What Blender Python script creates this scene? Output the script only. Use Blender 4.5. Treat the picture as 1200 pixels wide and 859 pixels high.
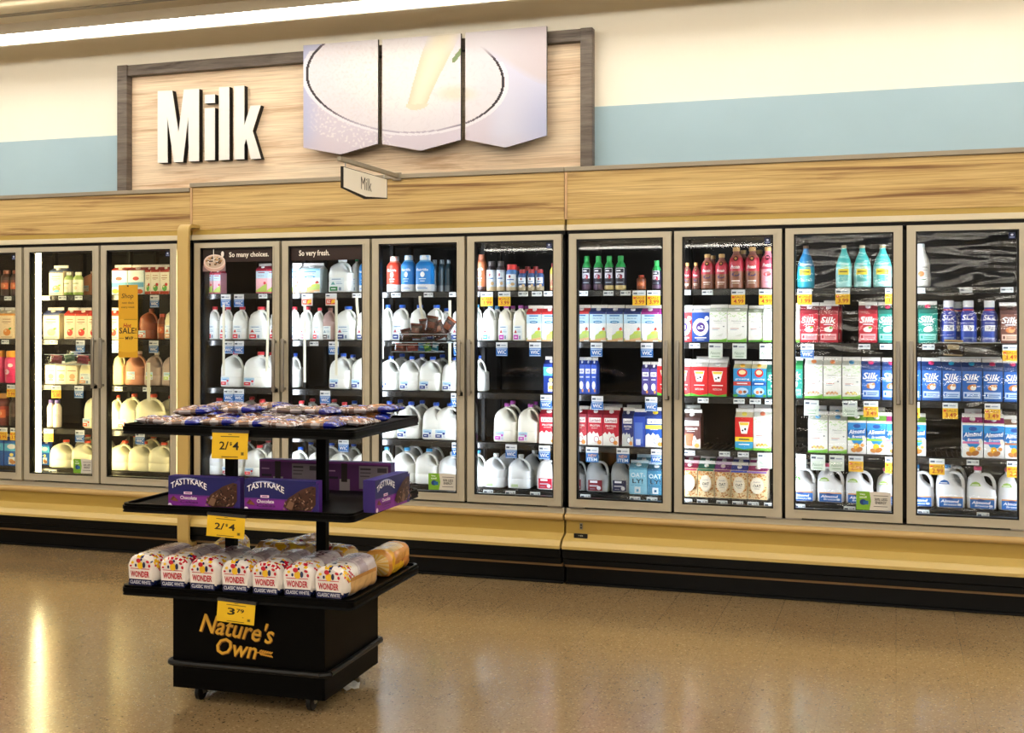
import bpy, math, random, hashlib
from mathutils import Vector, Matrix, noise
for o in list(bpy.data.objects): bpy.data.objects.remove(o)
SC = bpy.context.scene
COL = SC.collection
PI = math.pi
# ------------------------------------------------------------ camera
FPX = 1377.0          # focal length in pixels of the 1200 wide frame
PSI = math.radians(18.1)
D = 7.0               # camera to the glass doors
H = 0.2277 * D        # camera height
HOR = 381.0
cam = bpy.data.cameras.new('camera'); cam.sensor_width = 36.0; cam.lens = 36.0 * FPX / 1200
cam.shift_y = -(859/2 - HOR) / 1200
cam.clip_end = 200
co = bpy.data.objects.new('camera', cam); COL.objects.link(co)
co.location = (0, 0, H); co.rotation_euler = (PI/2, 0, PSI)
SC.camera = co
# ------------------------------------------------------------ exposure, world
SC.view_settings.view_transform = 'Standard'; SC.view_settings.look = 'None'
SC.view_settings.gamma = 1; SC.view_settings.use_curve_mapping = False
SC.view_settings.exposure = 0.0
wd = bpy.data.worlds.new('world'); SC.world = wd; wd.use_nodes = True
wd.node_tree.nodes['Background'].inputs[0].default_value = (0.9, 0.85, 0.75, 1)
wd.node_tree.nodes['Background'].inputs[1].default_value = 0.12
TUBE = 22.0           # radiance of the ceiling tubes
LED = 33.0            # radiance of the lamps inside the coolers
WALLTUBE = 20.5

def dirof(x, y):
    u = (x - 600) / FPX; v = (HOR - y) / FPX
    return (-math.sin(PSI) + math.cos(PSI) * u, math.cos(PSI) + math.sin(PSI) * u, v)
def P(x, y, Y):
    d = dirof(x, y); t = Y / d[1]
    return (d[0] * t, H + d[2] * t)
def PX(x, Y): return P(x, HOR, Y)[0]
def MPP(x, Y):                 # metres per pixel there
    return Y / dirof(x, HOR)[1] / FPX
def ZC(y, Y=D):                # height of a long line that crosses x=600 at y in plane Y
    y = HOR + (y - HOR) * 1.008
    return H + (HOR - y) * MPP(600, Y)
def lin(c):
    if isinstance(c, str):
        c = c.lstrip('#'); c = [int(c[i:i+2], 16) / 255 for i in (0, 2, 4)]
    else: c = [v / 255 for v in c]
    return tuple(((v/12.92) if v <= 0.04045 else ((v+0.055)/1.055)**2.4) for v in c) + (1.0,)

# ------------------------------------------------------------ materials
def nmat(name):
    m = bpy.data.materials.new(name); m.use_nodes = True
    return m, m.node_tree, m.node_tree.nodes['Principled BSDF']
def plain(name, c, rough=.5, metal=0, spec=.5, bump=0, bscale=80, var=0.0, vscale=6):
    m, nt, b = nmat(name)
    b.inputs['Base Color'].default_value = lin(c); b.inputs['Roughness'].default_value = rough
    b.inputs['Metallic'].default_value = metal; b.inputs['Specular IOR Level'].default_value = spec
    tc = nt.nodes.new('ShaderNodeTexCoord')
    if var:
        n = nt.nodes.new('ShaderNodeTexNoise'); n.inputs['Scale'].default_value = vscale; n.inputs['Detail'].default_value = 5
        nt.links.new(tc.outputs['Object'], n.inputs['Vector'])
        mx = nt.nodes.new('ShaderNodeMix'); mx.data_type = 'RGBA'
        l = lin(c); mx.inputs['A'].default_value = tuple(v*(1-var) for v in l[:3]) + (1,)
        mx.inputs['B'].default_value = tuple(min(1, v*(1+var)) for v in l[:3]) + (1,)
        nt.links.new(n.outputs['Fac'], mx.inputs['Factor']); nt.links.new(mx.outputs['Result'], b.inputs['Base Color'])
    if bump:
        n = nt.nodes.new('ShaderNodeTexNoise'); n.inputs['Scale'].default_value = bscale; n.inputs['Detail'].default_value = 3
        nt.links.new(tc.outputs['Object'], n.inputs['Vector'])
        bp = nt.nodes.new('ShaderNodeBump'); bp.inputs['Strength'].default_value = bump; bp.inputs['Distance'].default_value = .01
        nt.links.new(n.outputs['Fac'], bp.inputs['Height']); nt.links.new(bp.outputs['Normal'], b.inputs['Normal'])
    return m
def printed(name, rough, spec=.4, coat=0, sss=0, bump=0, bscale=60):
    m, nt, b = nmat(name)
    a = nt.nodes.new('ShaderNodeAttribute'); a.attribute_name = 'Col'
    nt.links.new(a.outputs['Color'], b.inputs['Base Color'])
    b.inputs['Roughness'].default_value = rough; b.inputs['Specular IOR Level'].default_value = spec
    b.inputs['Coat Weight'].default_value = coat; b.inputs['Coat Roughness'].default_value = .08
    if bump:
        tc = nt.nodes.new('ShaderNodeTexCoord')
        n = nt.nodes.new('ShaderNodeTexNoise'); n.inputs['Scale'].default_value = bscale; n.inputs['Detail'].default_value = 4
        nt.links.new(tc.outputs['Object'], n.inputs['Vector'])
        bp = nt.nodes.new('ShaderNodeBump'); bp.inputs['Strength'].default_value = bump; bp.inputs['Distance'].default_value = .01
        nt.links.new(n.outputs['Fac'], bp.inputs['Height']); nt.links.new(bp.outputs['Normal'], b.inputs['Normal'])
    return m
def emit(name, c, s):
    m, nt, b = nmat(name)
    b.inputs['Base Color'].default_value = (.8, .8, .8, 1)
    b.inputs['Emission Color'].default_value = lin(c); b.inputs['Emission Strength'].default_value = s
    return m
def glassmat(name, tint=(1, 1, 1), wave=0.0, refl=1.0, haze=0.0):
    m = bpy.data.materials.new(name); m.use_nodes = True; nt = m.node_tree
    for n in list(nt.nodes):
        if n.type != 'OUTPUT_MATERIAL': nt.nodes.remove(n)
    out = nt.nodes['Material Output']
    tr = nt.nodes.new('ShaderNodeBsdfTransparent'); tr.inputs[0].default_value = tint + (1,)
    gl = nt.nodes.new('ShaderNodeBsdfGlossy'); gl.inputs['Roughness'].default_value = .02; gl.inputs[0].default_value = (refl, refl, refl, 1)
    fr = nt.nodes.new('ShaderNodeFresnel'); fr.inputs['IOR'].default_value = 1.38
    mx = nt.nodes.new('ShaderNodeMixShader')
    nt.links.new(fr.outputs[0], mx.inputs[0]); nt.links.new(tr.outputs[0], mx.inputs[1]); nt.links.new(gl.outputs[0], mx.inputs[2])
    if wave:
        tc = nt.nodes.new('ShaderNodeTexCoord'); mp = nt.nodes.new('ShaderNodeMapping')
        mp.inputs['Scale'].default_value = (2.0, 1, 11)
        n = nt.nodes.new('ShaderNodeTexNoise'); n.inputs['Scale'].default_value = 1.3; n.inputs['Detail'].default_value = 0; n.inputs['Distortion'].default_value = 1.2
        nt.links.new(tc.outputs['Object'], mp.inputs[0]); nt.links.new(mp.outputs[0], n.inputs['Vector'])
        bp = nt.nodes.new('ShaderNodeBump'); bp.inputs['Strength'].default_value = wave; bp.inputs['Distance'].default_value = .02
        nt.links.new(n.outputs['Fac'], bp.inputs['Height'])
        nt.links.new(bp.outputs['Normal'], gl.inputs['Normal'])
    nt.links.new(mx.outputs[0], out.inputs['Surface'])
    return m
def woodmat(name, base, dark, light, sx=.5, sz=9, contrast=.5, rough=.45, off=0, planks=0):
    m, nt, b = nmat(name); L = nt.links.new
    tc = nt.nodes.new('ShaderNodeTexCoord'); mp = nt.nodes.new('ShaderNodeMapping')
    mp.inputs['Scale'].default_value = (sx, 1, sz); mp.inputs['Location'].default_value = (off, off, off)
    L(tc.outputs['Object'], mp.inputs[0])
    n1 = nt.nodes.new('ShaderNodeTexNoise'); n1.inputs['Scale'].default_value = 1.5; n1.inputs['Detail'].default_value = 7; n1.inputs['Roughness'].default_value = .62; n1.inputs['Distortion'].default_value = .6
    L(mp.outputs[0], n1.inputs['Vector'])
    cr = nt.nodes.new('ShaderNodeValToRGB'); e = cr.color_ramp.elements
    e[0].position = .30; e[0].color = lin(dark); e[1].position = .72; e[1].color = lin(light)
    x = cr.color_ramp.elements.new(.43); x.color = lin(base); x = cr.color_ramp.elements.new(.385); x.color = tuple((lin(dark)[i]*.5+lin(base)[i]*.5) for i in range(3)) + (1,)
    L(n1.outputs['Fac'], cr.inputs[0])
    mp2 = nt.nodes.new('ShaderNodeMapping'); mp2.inputs['Scale'].default_value = (sx*2.2, 1, sz*7); L(tc.outputs['Object'], mp2.inputs[0])
    n2 = nt.nodes.new('ShaderNodeTexNoise'); n2.inputs['Scale'].default_value = 2; n2.inputs['Detail'].default_value = 4; n2.inputs['Distortion'].default_value = .8
    L(mp2.outputs[0], n2.inputs['Vector'])
    mx = nt.nodes.new('ShaderNodeMix'); mx.data_type = 'RGBA'; mx.blend_type = 'MULTIPLY'; mx.inputs['Factor'].default_value = contrast
    L(cr.outputs[0], mx.inputs['A'])
    cr2 = nt.nodes.new('ShaderNodeValToRGB'); cr2.color_ramp.elements[0].position = .3; cr2.color_ramp.elements[0].color = (.52, .44, .36, 1)
    cr2.color_ramp.elements[1].position = .6; cr2.color_ramp.elements[1].color = (1, 1, 1, 1)
    L(n2.outputs['Fac'], cr2.inputs[0]); L(cr2.outputs[0], mx.inputs['B'])
    L(mx.outputs['Result'], b.inputs['Base Color'])
    b.inputs['Roughness'].default_value = rough; b.inputs['Specular IOR Level'].default_value = .3
    return m

M = {}
M['wall'] = plain('cream_wall_paint', (247, 241, 226), .7, spec=.2, var=.03, vscale=2)
M['blue'] = plain('blue_wall_paint', (166, 192, 204), .7, spec=.2, var=.06, vscale=2)
M['ceiling'] = plain('ceiling_paint', (232, 218, 190), .8, spec=.2, var=.03)
M['fascia'] = woodmat('honey_wood_laminate', (202, 172, 112), (132, 94, 56), (220, 194, 134), sx=.42, sz=10, contrast=.75)
M['board'] = woodmat('pale_wood_laminate', (238, 212, 180), (202, 166, 130), (248, 230, 202), sx=.5, sz=8, contrast=.6, off=3)
M['greywood'] = woodmat('weathered_grey_wood', (98, 88, 80), (66, 58, 52), (128, 118, 108), sx=1.5, sz=14, contrast=.5)
M['aluminium'] = plain('satin_champagne_aluminium', (186, 179, 160), .42, .2, bump=.02)
M['greytrim'] = plain('grey_trim_metal', (148, 138, 120), .45, .3)
M['ivory'] = plain('ivory_trim', (214, 204, 178), .5)
M['ochre'] = plain('ochre_painted_steel', (178, 150, 74), .42, spec=.4, var=.02)
M['mustard'] = plain('ochre_steel_lit', (196, 170, 100), .30, spec=.5, var=.03)  # the ochre steel lightened in colour for light on the upward slope
M['tan'] = plain('tan_rubber_bumper', (192, 162, 106), .5)
M['black'] = plain('black_plastic', (3, 3, 3), .35, spec=.3)
M['case'] = plain('black_case_metal', (3, 3, 3), .45, spec=.2)
M['interior'] = plain('dark_case_interior', (20, 18, 16), .5, spec=.3, var=.1)
M['shelf'] = plain('dark_wire_shelf', (24, 23, 22), .4, .2)
M['rail'] = plain('clear_shelf_rail', (34, 33, 32), .22, spec=.9)
M['chrome'] = plain('brushed_steel', (170, 166, 158), .3, .9)
M['print'] = printed('printed_card', .45, .4)
M['plastic'] = printed('moulded_plastic', .32, .5)
M['hdpe'] = printed('milk_plastic', .38, .45)
M['film'] = printed('glossy_film_pack', .2, .6, coat=.5, bump=.35, bscale=45)
M['matte'] = printed('painted_board', .6, .25)
M['cart'] = plain('black_laminate_rack', (1, 1, 1), .45, spec=.08, bump=.02, bscale=200)
M['tube'] = emit('lit_tube', (255, 250, 240), WALLTUBE)
M['tube2'] = emit('lit_ceiling_tube', (255, 250, 240), TUBE)
M['ledw'] = emit('cool_white_lamp', (236, 243, 255), LED)
M['ledy'] = emit('warm_white_lamp', (255, 233, 170), LED * .85)
M['glass'] = glassmat('door_glass', (.97, .98, .97))
M['wavyglass'] = glassmat('rippled_door_glass', (.97, .98, .97), wave=.5)
M['acrylic'] = glassmat('clear_acrylic', (.93, .95, .97), wave=.3)

# ------------------------------------------------------------ mesh building
_fonts = {}
def textmesh(s, bold):
    k = (s, bold)
    if k not in _fonts:
        cu = bpy.data.curves.new('text', 'FONT'); cu.body = s; cu.size = 1; cu.resolution_u = 2; cu.offset = bold
        ob = bpy.data.objects.new('text', cu); COL.objects.link(ob)
        dg = bpy.context.evaluated_depsgraph_get(); me = bpy.data.meshes.new_from_object(ob.evaluated_get(dg))
        vs = [(v.co.x, v.co.y) for v in me.vertices]; fs = [tuple(p.vertices) for p in me.polygons]
        bpy.data.objects.remove(ob); bpy.data.curves.remove(cu); bpy.data.meshes.remove(me)
        x0 = min(v[0] for v in vs); x1 = max(v[0] for v in vs); y0 = min(v[1] for v in vs); y1 = max(v[1] for v in vs)
        _fonts[k] = ([((x-x0)/(x1-x0)-.5, (y-y0)/(y1-y0)-.5) for x, y in vs], fs)
    return _fonts[k]
class MB:
    def __init__(s): s.v = []; s.f = []; s.c = []; s.lift = 0.0; s.proj = None
    def add(s, vs, fs, c):
        n = len(s.v); s.v += [tuple(v) for v in vs]
        for i, f in enumerate(fs):
            s.f.append(tuple(n + k for k in f)); s.c.append(lin(c[i]) if isinstance(c, list) else (c if len(c) == 4 and not isinstance(c, str) else lin(c)))
    def box(s, x0, x1, y0, y1, z0, z1, c='#888888'):
        s.add([(x0,y0,z0),(x1,y0,z0),(x1,y1,z0),(x0,y1,z0),(x0,y0,z1),(x1,y0,z1),(x1,y1,z1),(x0,y1,z1)],
              [(0,3,2,1),(4,5,6,7),(0,1,5,4),(1,2,6,5),(2,3,7,6),(3,0,4,7)], lin(c))
    # flat art: x,z in the front plane y, each call a hair in front of the last
    def art(s, pts, fs, y, c):
        s.lift += .00025; yy = y - s.lift
        vs = [(x, yy, z) for x, z in pts]
        if s.proj: vs = [s.proj(v) for v in vs]
        s.add(vs, fs, lin(c))
    def quad(s, x0, x1, z0, z1, y, c):
        if s.proj:
            n = 8; pts = []; fs = []
            for i in range(n+1): x = x0 + (x1-x0)*i/n; pts += [(x, z0), (x, z1)]
            fs = [(2*i, 2*i+2, 2*i+3, 2*i+1) for i in range(n)]
            s.art(pts, fs, y, c)
        else: s.art([(x0,z0),(x1,z0),(x1,z1),(x0,z1)], [(0,1,2,3)], y, c)
    def poly(s, pts, y, c): s.art(pts, [tuple(range(len(pts)))], y, c)
    def ell(s, x, z, rx, rz, y, c, n=14, rot=0):
        cr, sr = math.cos(rot), math.sin(rot)
        p = []
        for i in range(n):
            a = 2*PI*i/n; ex, ez = rx*math.cos(a), rz*math.sin(a); p.append((x+ex*cr-ez*sr, z+ex*sr+ez*cr))
        s.art(p, [tuple(range(n))], y, c)
    def ring(s, x, z, rx, rz, w, y, c, n=24, a0=0, a1=2*PI, rot=0):
        pts = []; fs = []; cr, sr = math.cos(rot), math.sin(rot)
        for i in range(n+1):
            a = a0+(a1-a0)*i/n
            for k in (0, w):
                ex, ez = (rx-k)*math.cos(a), (rz-k)*math.sin(a); pts.append((x+ex*cr-ez*sr, z+ex*sr+ez*cr))
        s.art(pts, [(2*i, 2*i+2, 2*i+3, 2*i+1) for i in range(n)], y, c)
    def text(s, t, x, z, w, h, y, c, bold=.0, shear=0, arc=0, rot=0):
        if not t: return
        vs, fs = textmesh(t, bold)
        cr, sr = math.cos(rot), math.sin(rot); pts = []
        for a, b in vs:
            px, pz = a*w + shear*b*h, b*h + arc*(.25 - a*a)*4*h
            pts.append((x + px*cr - pz*sr, z + px*sr + pz*cr))
        s.art(pts, fs, y, c)
    def lathe(s, prof, cfn, seg=20, cx=0, cy=0, sq=2.0):
        vs = []; fs = []; cs = []
        for z, r in prof:
            for k in range(seg):
                a = 2*PI*k/seg; ca, sa = math.cos(a), math.sin(a)
                q = (abs(ca)**sq + abs(sa)**sq) ** (-1/sq)
                vs.append((cx + r*q*ca, cy + r*q*sa, z))
        for i in range(len(prof)-1):
            zc = (prof[i][0]+prof[i+1][0])/2
            for k in range(seg):
                k2 = (k+1) % seg
                fs.append((i*seg+k, i*seg+k2, (i+1)*seg+k2, (i+1)*seg+k)); cs.append(cfn(zc, (k+.5)/seg))
        fs.append(tuple(reversed(range(seg)))); cs.append(cfn(prof[0][0], 0))
        n = (len(prof)-1)*seg; fs.append(tuple(range(n, n+seg))); cs.append(cfn(prof[-1][0], 0))
        s.add(vs, fs, [c for c in cs])
    def tube(s, path, r, c, seg=8):
        vs = []; fs = []; path = [Vector(p) for p in path]
        rr = r if isinstance(r, (list, tuple)) else [r]*len(path)
        up = Vector((0, 1, 0))
        for i, p in enumerate(path):
            t = (path[min(i+1, len(path)-1)] - path[max(i-1, 0)]).normalized()
            a = t.cross(up)
            if a.length < .05: a = t.cross(Vector((1, 0, 0)))
            a.normalize(); b = t.cross(a).normalized()
            for k in range(seg):
                g = 2*PI*k/seg; vs.append(p + a*rr[i]*math.cos(g) + b*rr[i]*math.sin(g))
        for i in range(len(path)-1):
            for k in range(seg):
                k2 = (k+1) % seg; fs.append((i*seg+k, i*seg+k2, (i+1)*seg+k2, (i+1)*seg+k))
        n = (len(path)-1)*seg
        fs.append(tuple(reversed(range(seg)))); fs.append(tuple(range(n, n+seg)))
        s.add(vs, fs, lin(c))
    def extrude_x(s, prof, x0, x1, c):      # prof: closed list of (y, z)
        n = len(prof); vs = [(x0, y, z) for y, z in prof] + [(x1, y, z) for y, z in prof]
        fs = [(i, (i+1) % n, n+(i+1) % n, n+i) for i in range(n)] + [tuple(reversed(range(n))), tuple(range(n, 2*n))]
        s.add(vs, fs, lin(c))
    def prism(s, pts, y0, y1, c):           # x,z outline given thickness in y
        n = len(pts); vs = [(x, y0, z) for x, z in pts] + [(x, y1, z) for x, z in pts]
        fs = [(i, (i+1) % n, n+(i+1) % n, n+i) for i in range(n)] + [tuple(reversed(range(n))), tuple(range(n, 2*n))]
        s.add(vs, fs, lin(c))
    def mesh(s, name, mat, smooth=35):
        me = bpy.data.meshes.new(name); me.from_pydata(s.v, [], s.f)
        ca = me.color_attributes.new('Col', 'FLOAT_COLOR', 'CORNER'); buf = []
        for p, c in zip(me.polygons, s.c): buf += list(c) * p.loop_total
        ca.data.foreach_set('color', buf)
        me.materials.append(mat if not isinstance(mat, str) else M[mat])
        if smooth:
            me.polygons.foreach_set('use_smooth', [True]*len(me.polygons)); me.set_sharp_from_angle(angle=math.radians(smooth))
        me.update(); return me
    def build(s, name, mat, parent=None, bevel=0, smooth=35, fix=True):
        me = s.mesh(name, mat, smooth)
        if fix:
            import bmesh
            bm = bmesh.new(); bm.from_mesh(me)
            bmesh.ops.recalc_face_normals(bm, faces=bm.faces); bm.to_mesh(me); bm.free()
        o = bpy.data.objects.new(name, me); COL.objects.link(o)
        if parent is not None: o.parent = parent
        if bevel:
            md = o.modifiers.new('bevel', 'BEVEL'); md.width = bevel; md.segments = 2; md.limit_method = 'ANGLE'
        return o
def link(name, me, parent=None, loc=None):
    o = bpy.data.objects.new(name, me); COL.objects.link(o)
    if parent is not None: o.parent = parent
    if loc: o.location = loc
    return o
def tag(o, label, cat, group=None):
    o['label'] = label; o['category'] = cat
    if group: o['group'] = group
    return o
def thing(name, loc, label=None, cat=None, group=None, rz=0):
    o = bpy.data.objects.new(name, None); COL.objects.link(o); o.empty_display_size = .05
    o.location = loc; o.rotation_euler = (0, 0, rz)
    if label: tag(o, label, cat, group)
    return o
def struct(name, mb, mat, **k):
    o = mb.build(name, mat, **k); o['kind'] = 'structure'; return o
def shift(mb, dx, dy, dz):
    mb.v = [(x-dx, y-dy, z-dz) for x, y, z in mb.v]; return mb
# ------------------------------------------------------------ room shell
YW = D + .95          # back wall
ZCL = 4.05            # ceiling
X0, X1, YB = -14.0, 9.0, -22.0
def floor_mat():
    m, nt, b = nmat('polished_speckled_tile'); L = nt.links.new
    tc = nt.nodes.new('ShaderNodeTexCoord')
    vo = nt.nodes.new('ShaderNodeTexVoronoi'); vo.inputs['Scale'].default_value = 150; L(tc.outputs['Object'], vo.inputs['Vector'])
    cr = nt.nodes.new('ShaderNodeValToRGB'); cr.color_ramp.interpolation = 'CONSTANT'; e = cr.color_ramp.elements
    e[0].position = 0; e[0].color = lin((142, 121, 88)); e[1].position = .95; e[1].color = lin((170, 149, 114))
    for p, c in ((.05, (110, 90, 61)), (.10, (144, 123, 90)), (.5, (137, 116, 84)), (.75, (147, 126, 94))):
        x = e.new(p); x.color = lin(c)
    sep = nt.nodes.new('ShaderNodeSeparateColor'); L(vo.outputs['Color'], sep.inputs[0]); L(sep.outputs[0], cr.inputs[0])
    n = nt.nodes.new('ShaderNodeTexNoise'); n.inputs['Scale'].default_value = .9; n.inputs['Detail'].default_value = 5; L(tc.outputs['Object'], n.inputs['Vector'])
    mx = nt.nodes.new('ShaderNodeMix'); mx.data_type = 'RGBA'; mx.blend_type = 'MULTIPLY'; mx.inputs['Factor'].default_value = .5
    cr2 = nt.nodes.new('ShaderNodeValToRGB'); cr2.color_ramp.elements[0].position = .35; cr2.color_ramp.elements[0].color = (.84, .78, .72, 1); cr2.color_ramp.elements[1].position = .65
    L(n.outputs['Fac'], cr2.inputs[0]); L(cr.outputs[0], mx.inputs['A']); L(cr2.outputs[0], mx.inputs['B'])
    # tile joints, one foot apart
    br = nt.nodes.new('ShaderNodeTexBrick'); br.offset = 0; br.inputs['Scale'].default_value = 1; br.inputs['Brick Width'].default_value = .305; br.inputs['Row Height'].default_value = .305
    br.inputs['Mortar Size'].default_value = .0011; br.inputs['Color1'].default_value = (1, 1, 1, 1); br.inputs['Color2'].default_value = (.95, .94, .93, 1); br.inputs['Mortar'].default_value = (.62, .58, .52, 1)
    L(tc.outputs['Object'], br.inputs['Vector'])
    m2 = nt.nodes.new('ShaderNodeMix'); m2.data_type = 'RGBA'; m2.blend_type = 'MULTIPLY'; m2.inputs['Factor'].default_value = .8
    L(mx.outputs['Result'], m2.inputs['A']); L(br.outputs['Color'], m2.inputs['B']); L(m2.outputs['Result'], b.inputs['Base Color'])
    b.inputs['Roughness'].default_value = .17; b.inputs['Specular IOR Level'].default_value = .75
    n3 = nt.nodes.new('ShaderNodeTexNoise'); n3.inputs['Scale'].default_value = 14; n3.inputs['Detail'].default_value = 6; L(tc.outputs['Object'], n3.inputs['Vector'])
    bp = nt.nodes.new('ShaderNodeBump'); bp.inputs['Strength'].default_value = .05; bp.inputs['Distance'].default_value = .01; L(n3.outputs['Fac'], bp.inputs['Height']); L(bp.outputs['Normal'], b.inputs['Normal'])
    return m
mb = MB(); mb.box(X0, X1, YB, YW+.1, -.1, 0); struct('floor', mb, floor_mat())
mb = MB(); mb.box(X0, X1, YB, YW+.1, ZCL, ZCL+.1); struct('ceiling', mb, M['ceiling'])
zb = P(700, 125.2, YW)[1]   # top of the blue band
mb = MB(); mb.box(X0, X1, YW, YW+.1, 0, ZCL)
wb = struct('wall_back', mb, M['wall'])
mb = MB(); mb.box(X0, X1, YW-.004, YW, 2.0, zb); struct('trim_1', mb, M['blue'])
for nme, (a, b_, c, d) in {'wall_left': (X0-.1, X0, YB, YW+.1), 'wall_right': (X1, X1+.1, YB, YW+.1), 'wall_rear': (X0, X1, YB-.1, YB)}.items():
    mb = MB(); mb.box(a, b_, c, d, 0, ZCL); struct(nme, mb, plain('store_wall_paint', (66, 58, 50) if nme == 'wall_rear' else (150, 138, 120), .8, spec=.2))

# ------------------------------------------------------------ lamps
def strip_lamp(x0, x1, Y, z, mat, label, near=False):
    t = thing('strip_light', ((x0+x1)/2, Y, z), label, 'ceiling light', None if near else 'rows of store ceiling lights')
    cx = (x0+x1)/2
    h = MB(); h.box(x0, x1, Y-.04, Y+.04, z+.048, z+.09, '#b0a898')
    if near:
        h.box(x0, x1, Y-.071, Y-.064, z+.016, z+.095); h.box(x0, x1, Y+.066, Y+.069, z-.026, z+.05); h.box(x0, x1, Y+.062, Y+.074, z-.032, z-.028); h.box(x0, x1, Y+.04, Y+.068, z+.045, z+.05)
    else: h.v = []; h.f = []; h.c = []; h.box(x0, x1, Y-.022, Y+.022, z+.046, z+.12)
    shift(h, cx, Y, z).build('housing', plain('lamp_housing', (176, 164, 142), .5), t)
    n = max(1, int(round((x1-x0)/2.4)))
    for i in range(n):
        a = x0 + (x1-x0)*i/n + .012; b = x0 + (x1-x0)*(i+1)/n - .012
        l = MB(); l.extrude_x([(Y-.055, z+.045), (Y-.06, z+.02), (Y-.045, z+.003), (Y, z), (Y+.045, z+.003), (Y+.058, z+.02), (Y+.055, z+.045)], a, b, '#ffffff')
        shift(l, cx, Y, z).build('lamp_tube', mat, t)
        if near and i % 2 == 0:
            k = MB(); k.box(b-.04, b, Y-.085, Y-.02, z+.10, z+.17); k.box(b-.03, b-.01, Y-.1, Y-.085, z+.0, z+.15)
            k.box(b-.02, b, Y-.02, Y+.02, z+.15, ZCL); shift(k, cx, Y, z).build('mounting_clip', M['greytrim'], t)
    if not near:
        for i in range(n+1):
            k = MB(); x = x0 + (x1-x0)*i/n; x = min(max(x, x0+.02), x1-.02); k.box(x-.01, x+.01, Y-.01, Y+.01, z+.12, ZCL)
            shift(k, cx, Y, z).build('hanger_rod', M['greytrim'], t)
    return t
_p = P(0, 46.5, 1.0); ZF = 3.80; YF = (ZF - H) / ((HOR - 46.5) / FPX) * dirof(0, 0)[1]
strip_lamp(-9.6, 7.2, YF, ZF, M['tube'], 'long lit fluorescent strip lamp hung along the top of the cream wall', True)
ords = ['nearest', 'second', 'third', 'fourth', 'fifth', 'sixth', 'seventh', 'eighth']
for i, Y in enumerate((5.4, 2.2, -1.2, -4.8, -8.6, -12.4, -16.2, -20.0)):
    strip_lamp(-12, 7.5, Y, 3.86, M['tube2'], 'white fluorescent strip light behind the viewer, %s row from the dairy case' % ords[i])
# conduit and sprinkler by the ceiling
mb = MB(); mb.tube([(-9.6, YF-.16, ZF+.13), (-4, YF-.16, ZF+.13), (2, YF-.16, ZF+.13)], .012, '#a89c84', 8)
tag(mb.build('conduit', M['greytrim']), 'thin grey metal conduit running beside the lit strip lamp', 'pipe')
sx, sz = P(189, 6, 6.6)
mb = MB(); mb.tube([(sx, 6.6, ZCL), (sx, 6.6, ZCL-.05)], .009, '#50483c'); mb.tube([(sx-.02, 6.6, ZCL-.045), (sx-.022, 6.6, ZCL-.07), (sx, 6.6, ZCL-.085), (sx+.022, 6.6, ZCL-.07), (sx+.02, 6.6, ZCL-.045), (sx-.02, 6.6, ZCL-.045)], .004, '#50483c', 6)
mb.lathe([(ZCL-.09, .022), (ZCL-.086, .022)], lambda z, a: '#50483c', 12, sx, 6.6)
tag(mb.build('ceiling_sprinkler', plain('dark_brass', (70, 58, 40), .4, .7)), 'small dark sprinkler head hanging from ceiling above the strip lamp', 'sprinkler')

# ------------------------------------------------------------ big Milk sign on the wall
YS = YW - .06
bx0, bx1 = PX(143.5, YS), PX(697, YS)
zt = P(143.5, 79, YS)[1]; zbt = P(600, 215, YS)[1] - .05
sg = thing('milk_wall_sign', ((bx0+bx1)/2, YW, zbt), 'large pale wood milk sign with grey frame and raised white letters on cream wall', 'sign')
def sgb(m, name, mat, **k): return shift(m, (bx0+bx1)/2, YW, zbt).build(name, mat, sg, **k)
m = MB(); m.box(bx0+.03, bx1-.03, YS, YW-.006, zbt, zt-.03, '#e8ceaa'); sgb(m, 'wood_board', 'board')
fw = PX(155, YS) - PX(143.5, YS); YF0 = YS - .07
m = MB(); m.box(bx0, bx0+fw, YF0, YS, zbt, zt, '#665c54'); sgb(m, 'frame_post', 'greywood', bevel=.004)
m = MB(); m.box(bx1-fw*.93, bx1, YF0, YS, zbt, zt, '#665c54'); sgb(m, 'frame_post', 'greywood', bevel=.004)
m = MB(); m.box(bx0+fw, bx1-fw*.93, YF0+.01, YS, zt-.085, zt-.002, '#665c54'); sgb(m, 'frame_beam', 'greywood', bevel=.003)
def LP(cx, cy): return P(cx*.33755, cy*.33755, YS-.045)
def letter(pts, c='#f0ede8'):
    m = MB(); m.prism([LP(*p) for p in pts], YS-.05, YS-.002, '#181614')
    q = MB(); q.prism([LP(*p) for p in pts], YS-.056, YS-.048, c)
    a = sgb(m, 'letter_backing', 'matte'); b = shift(q, (bx0+bx1)/2, YW, zbt)
    b.build('letter_face', 'matte', a)
letter([(550,566),(550,317),(600,315),(622,462),(641,312),(693,309),(693,560),(658,561),(656,405),(637,563),(606,564),(583,405),(584,565)])
letter([(713,360),(713,330),(748,328),(748,358)]); letter([(713,558),(713,377),(748,375),(748,556)])
letter([(763,557),(763,304),(798,302),(798,555)])
letter([(815,554),(815,300),(850,298),(850,437),(872,368),(907,366),(879,455),(908,551),(873,553),(857,482),(850,502),(850,553)])

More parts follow.
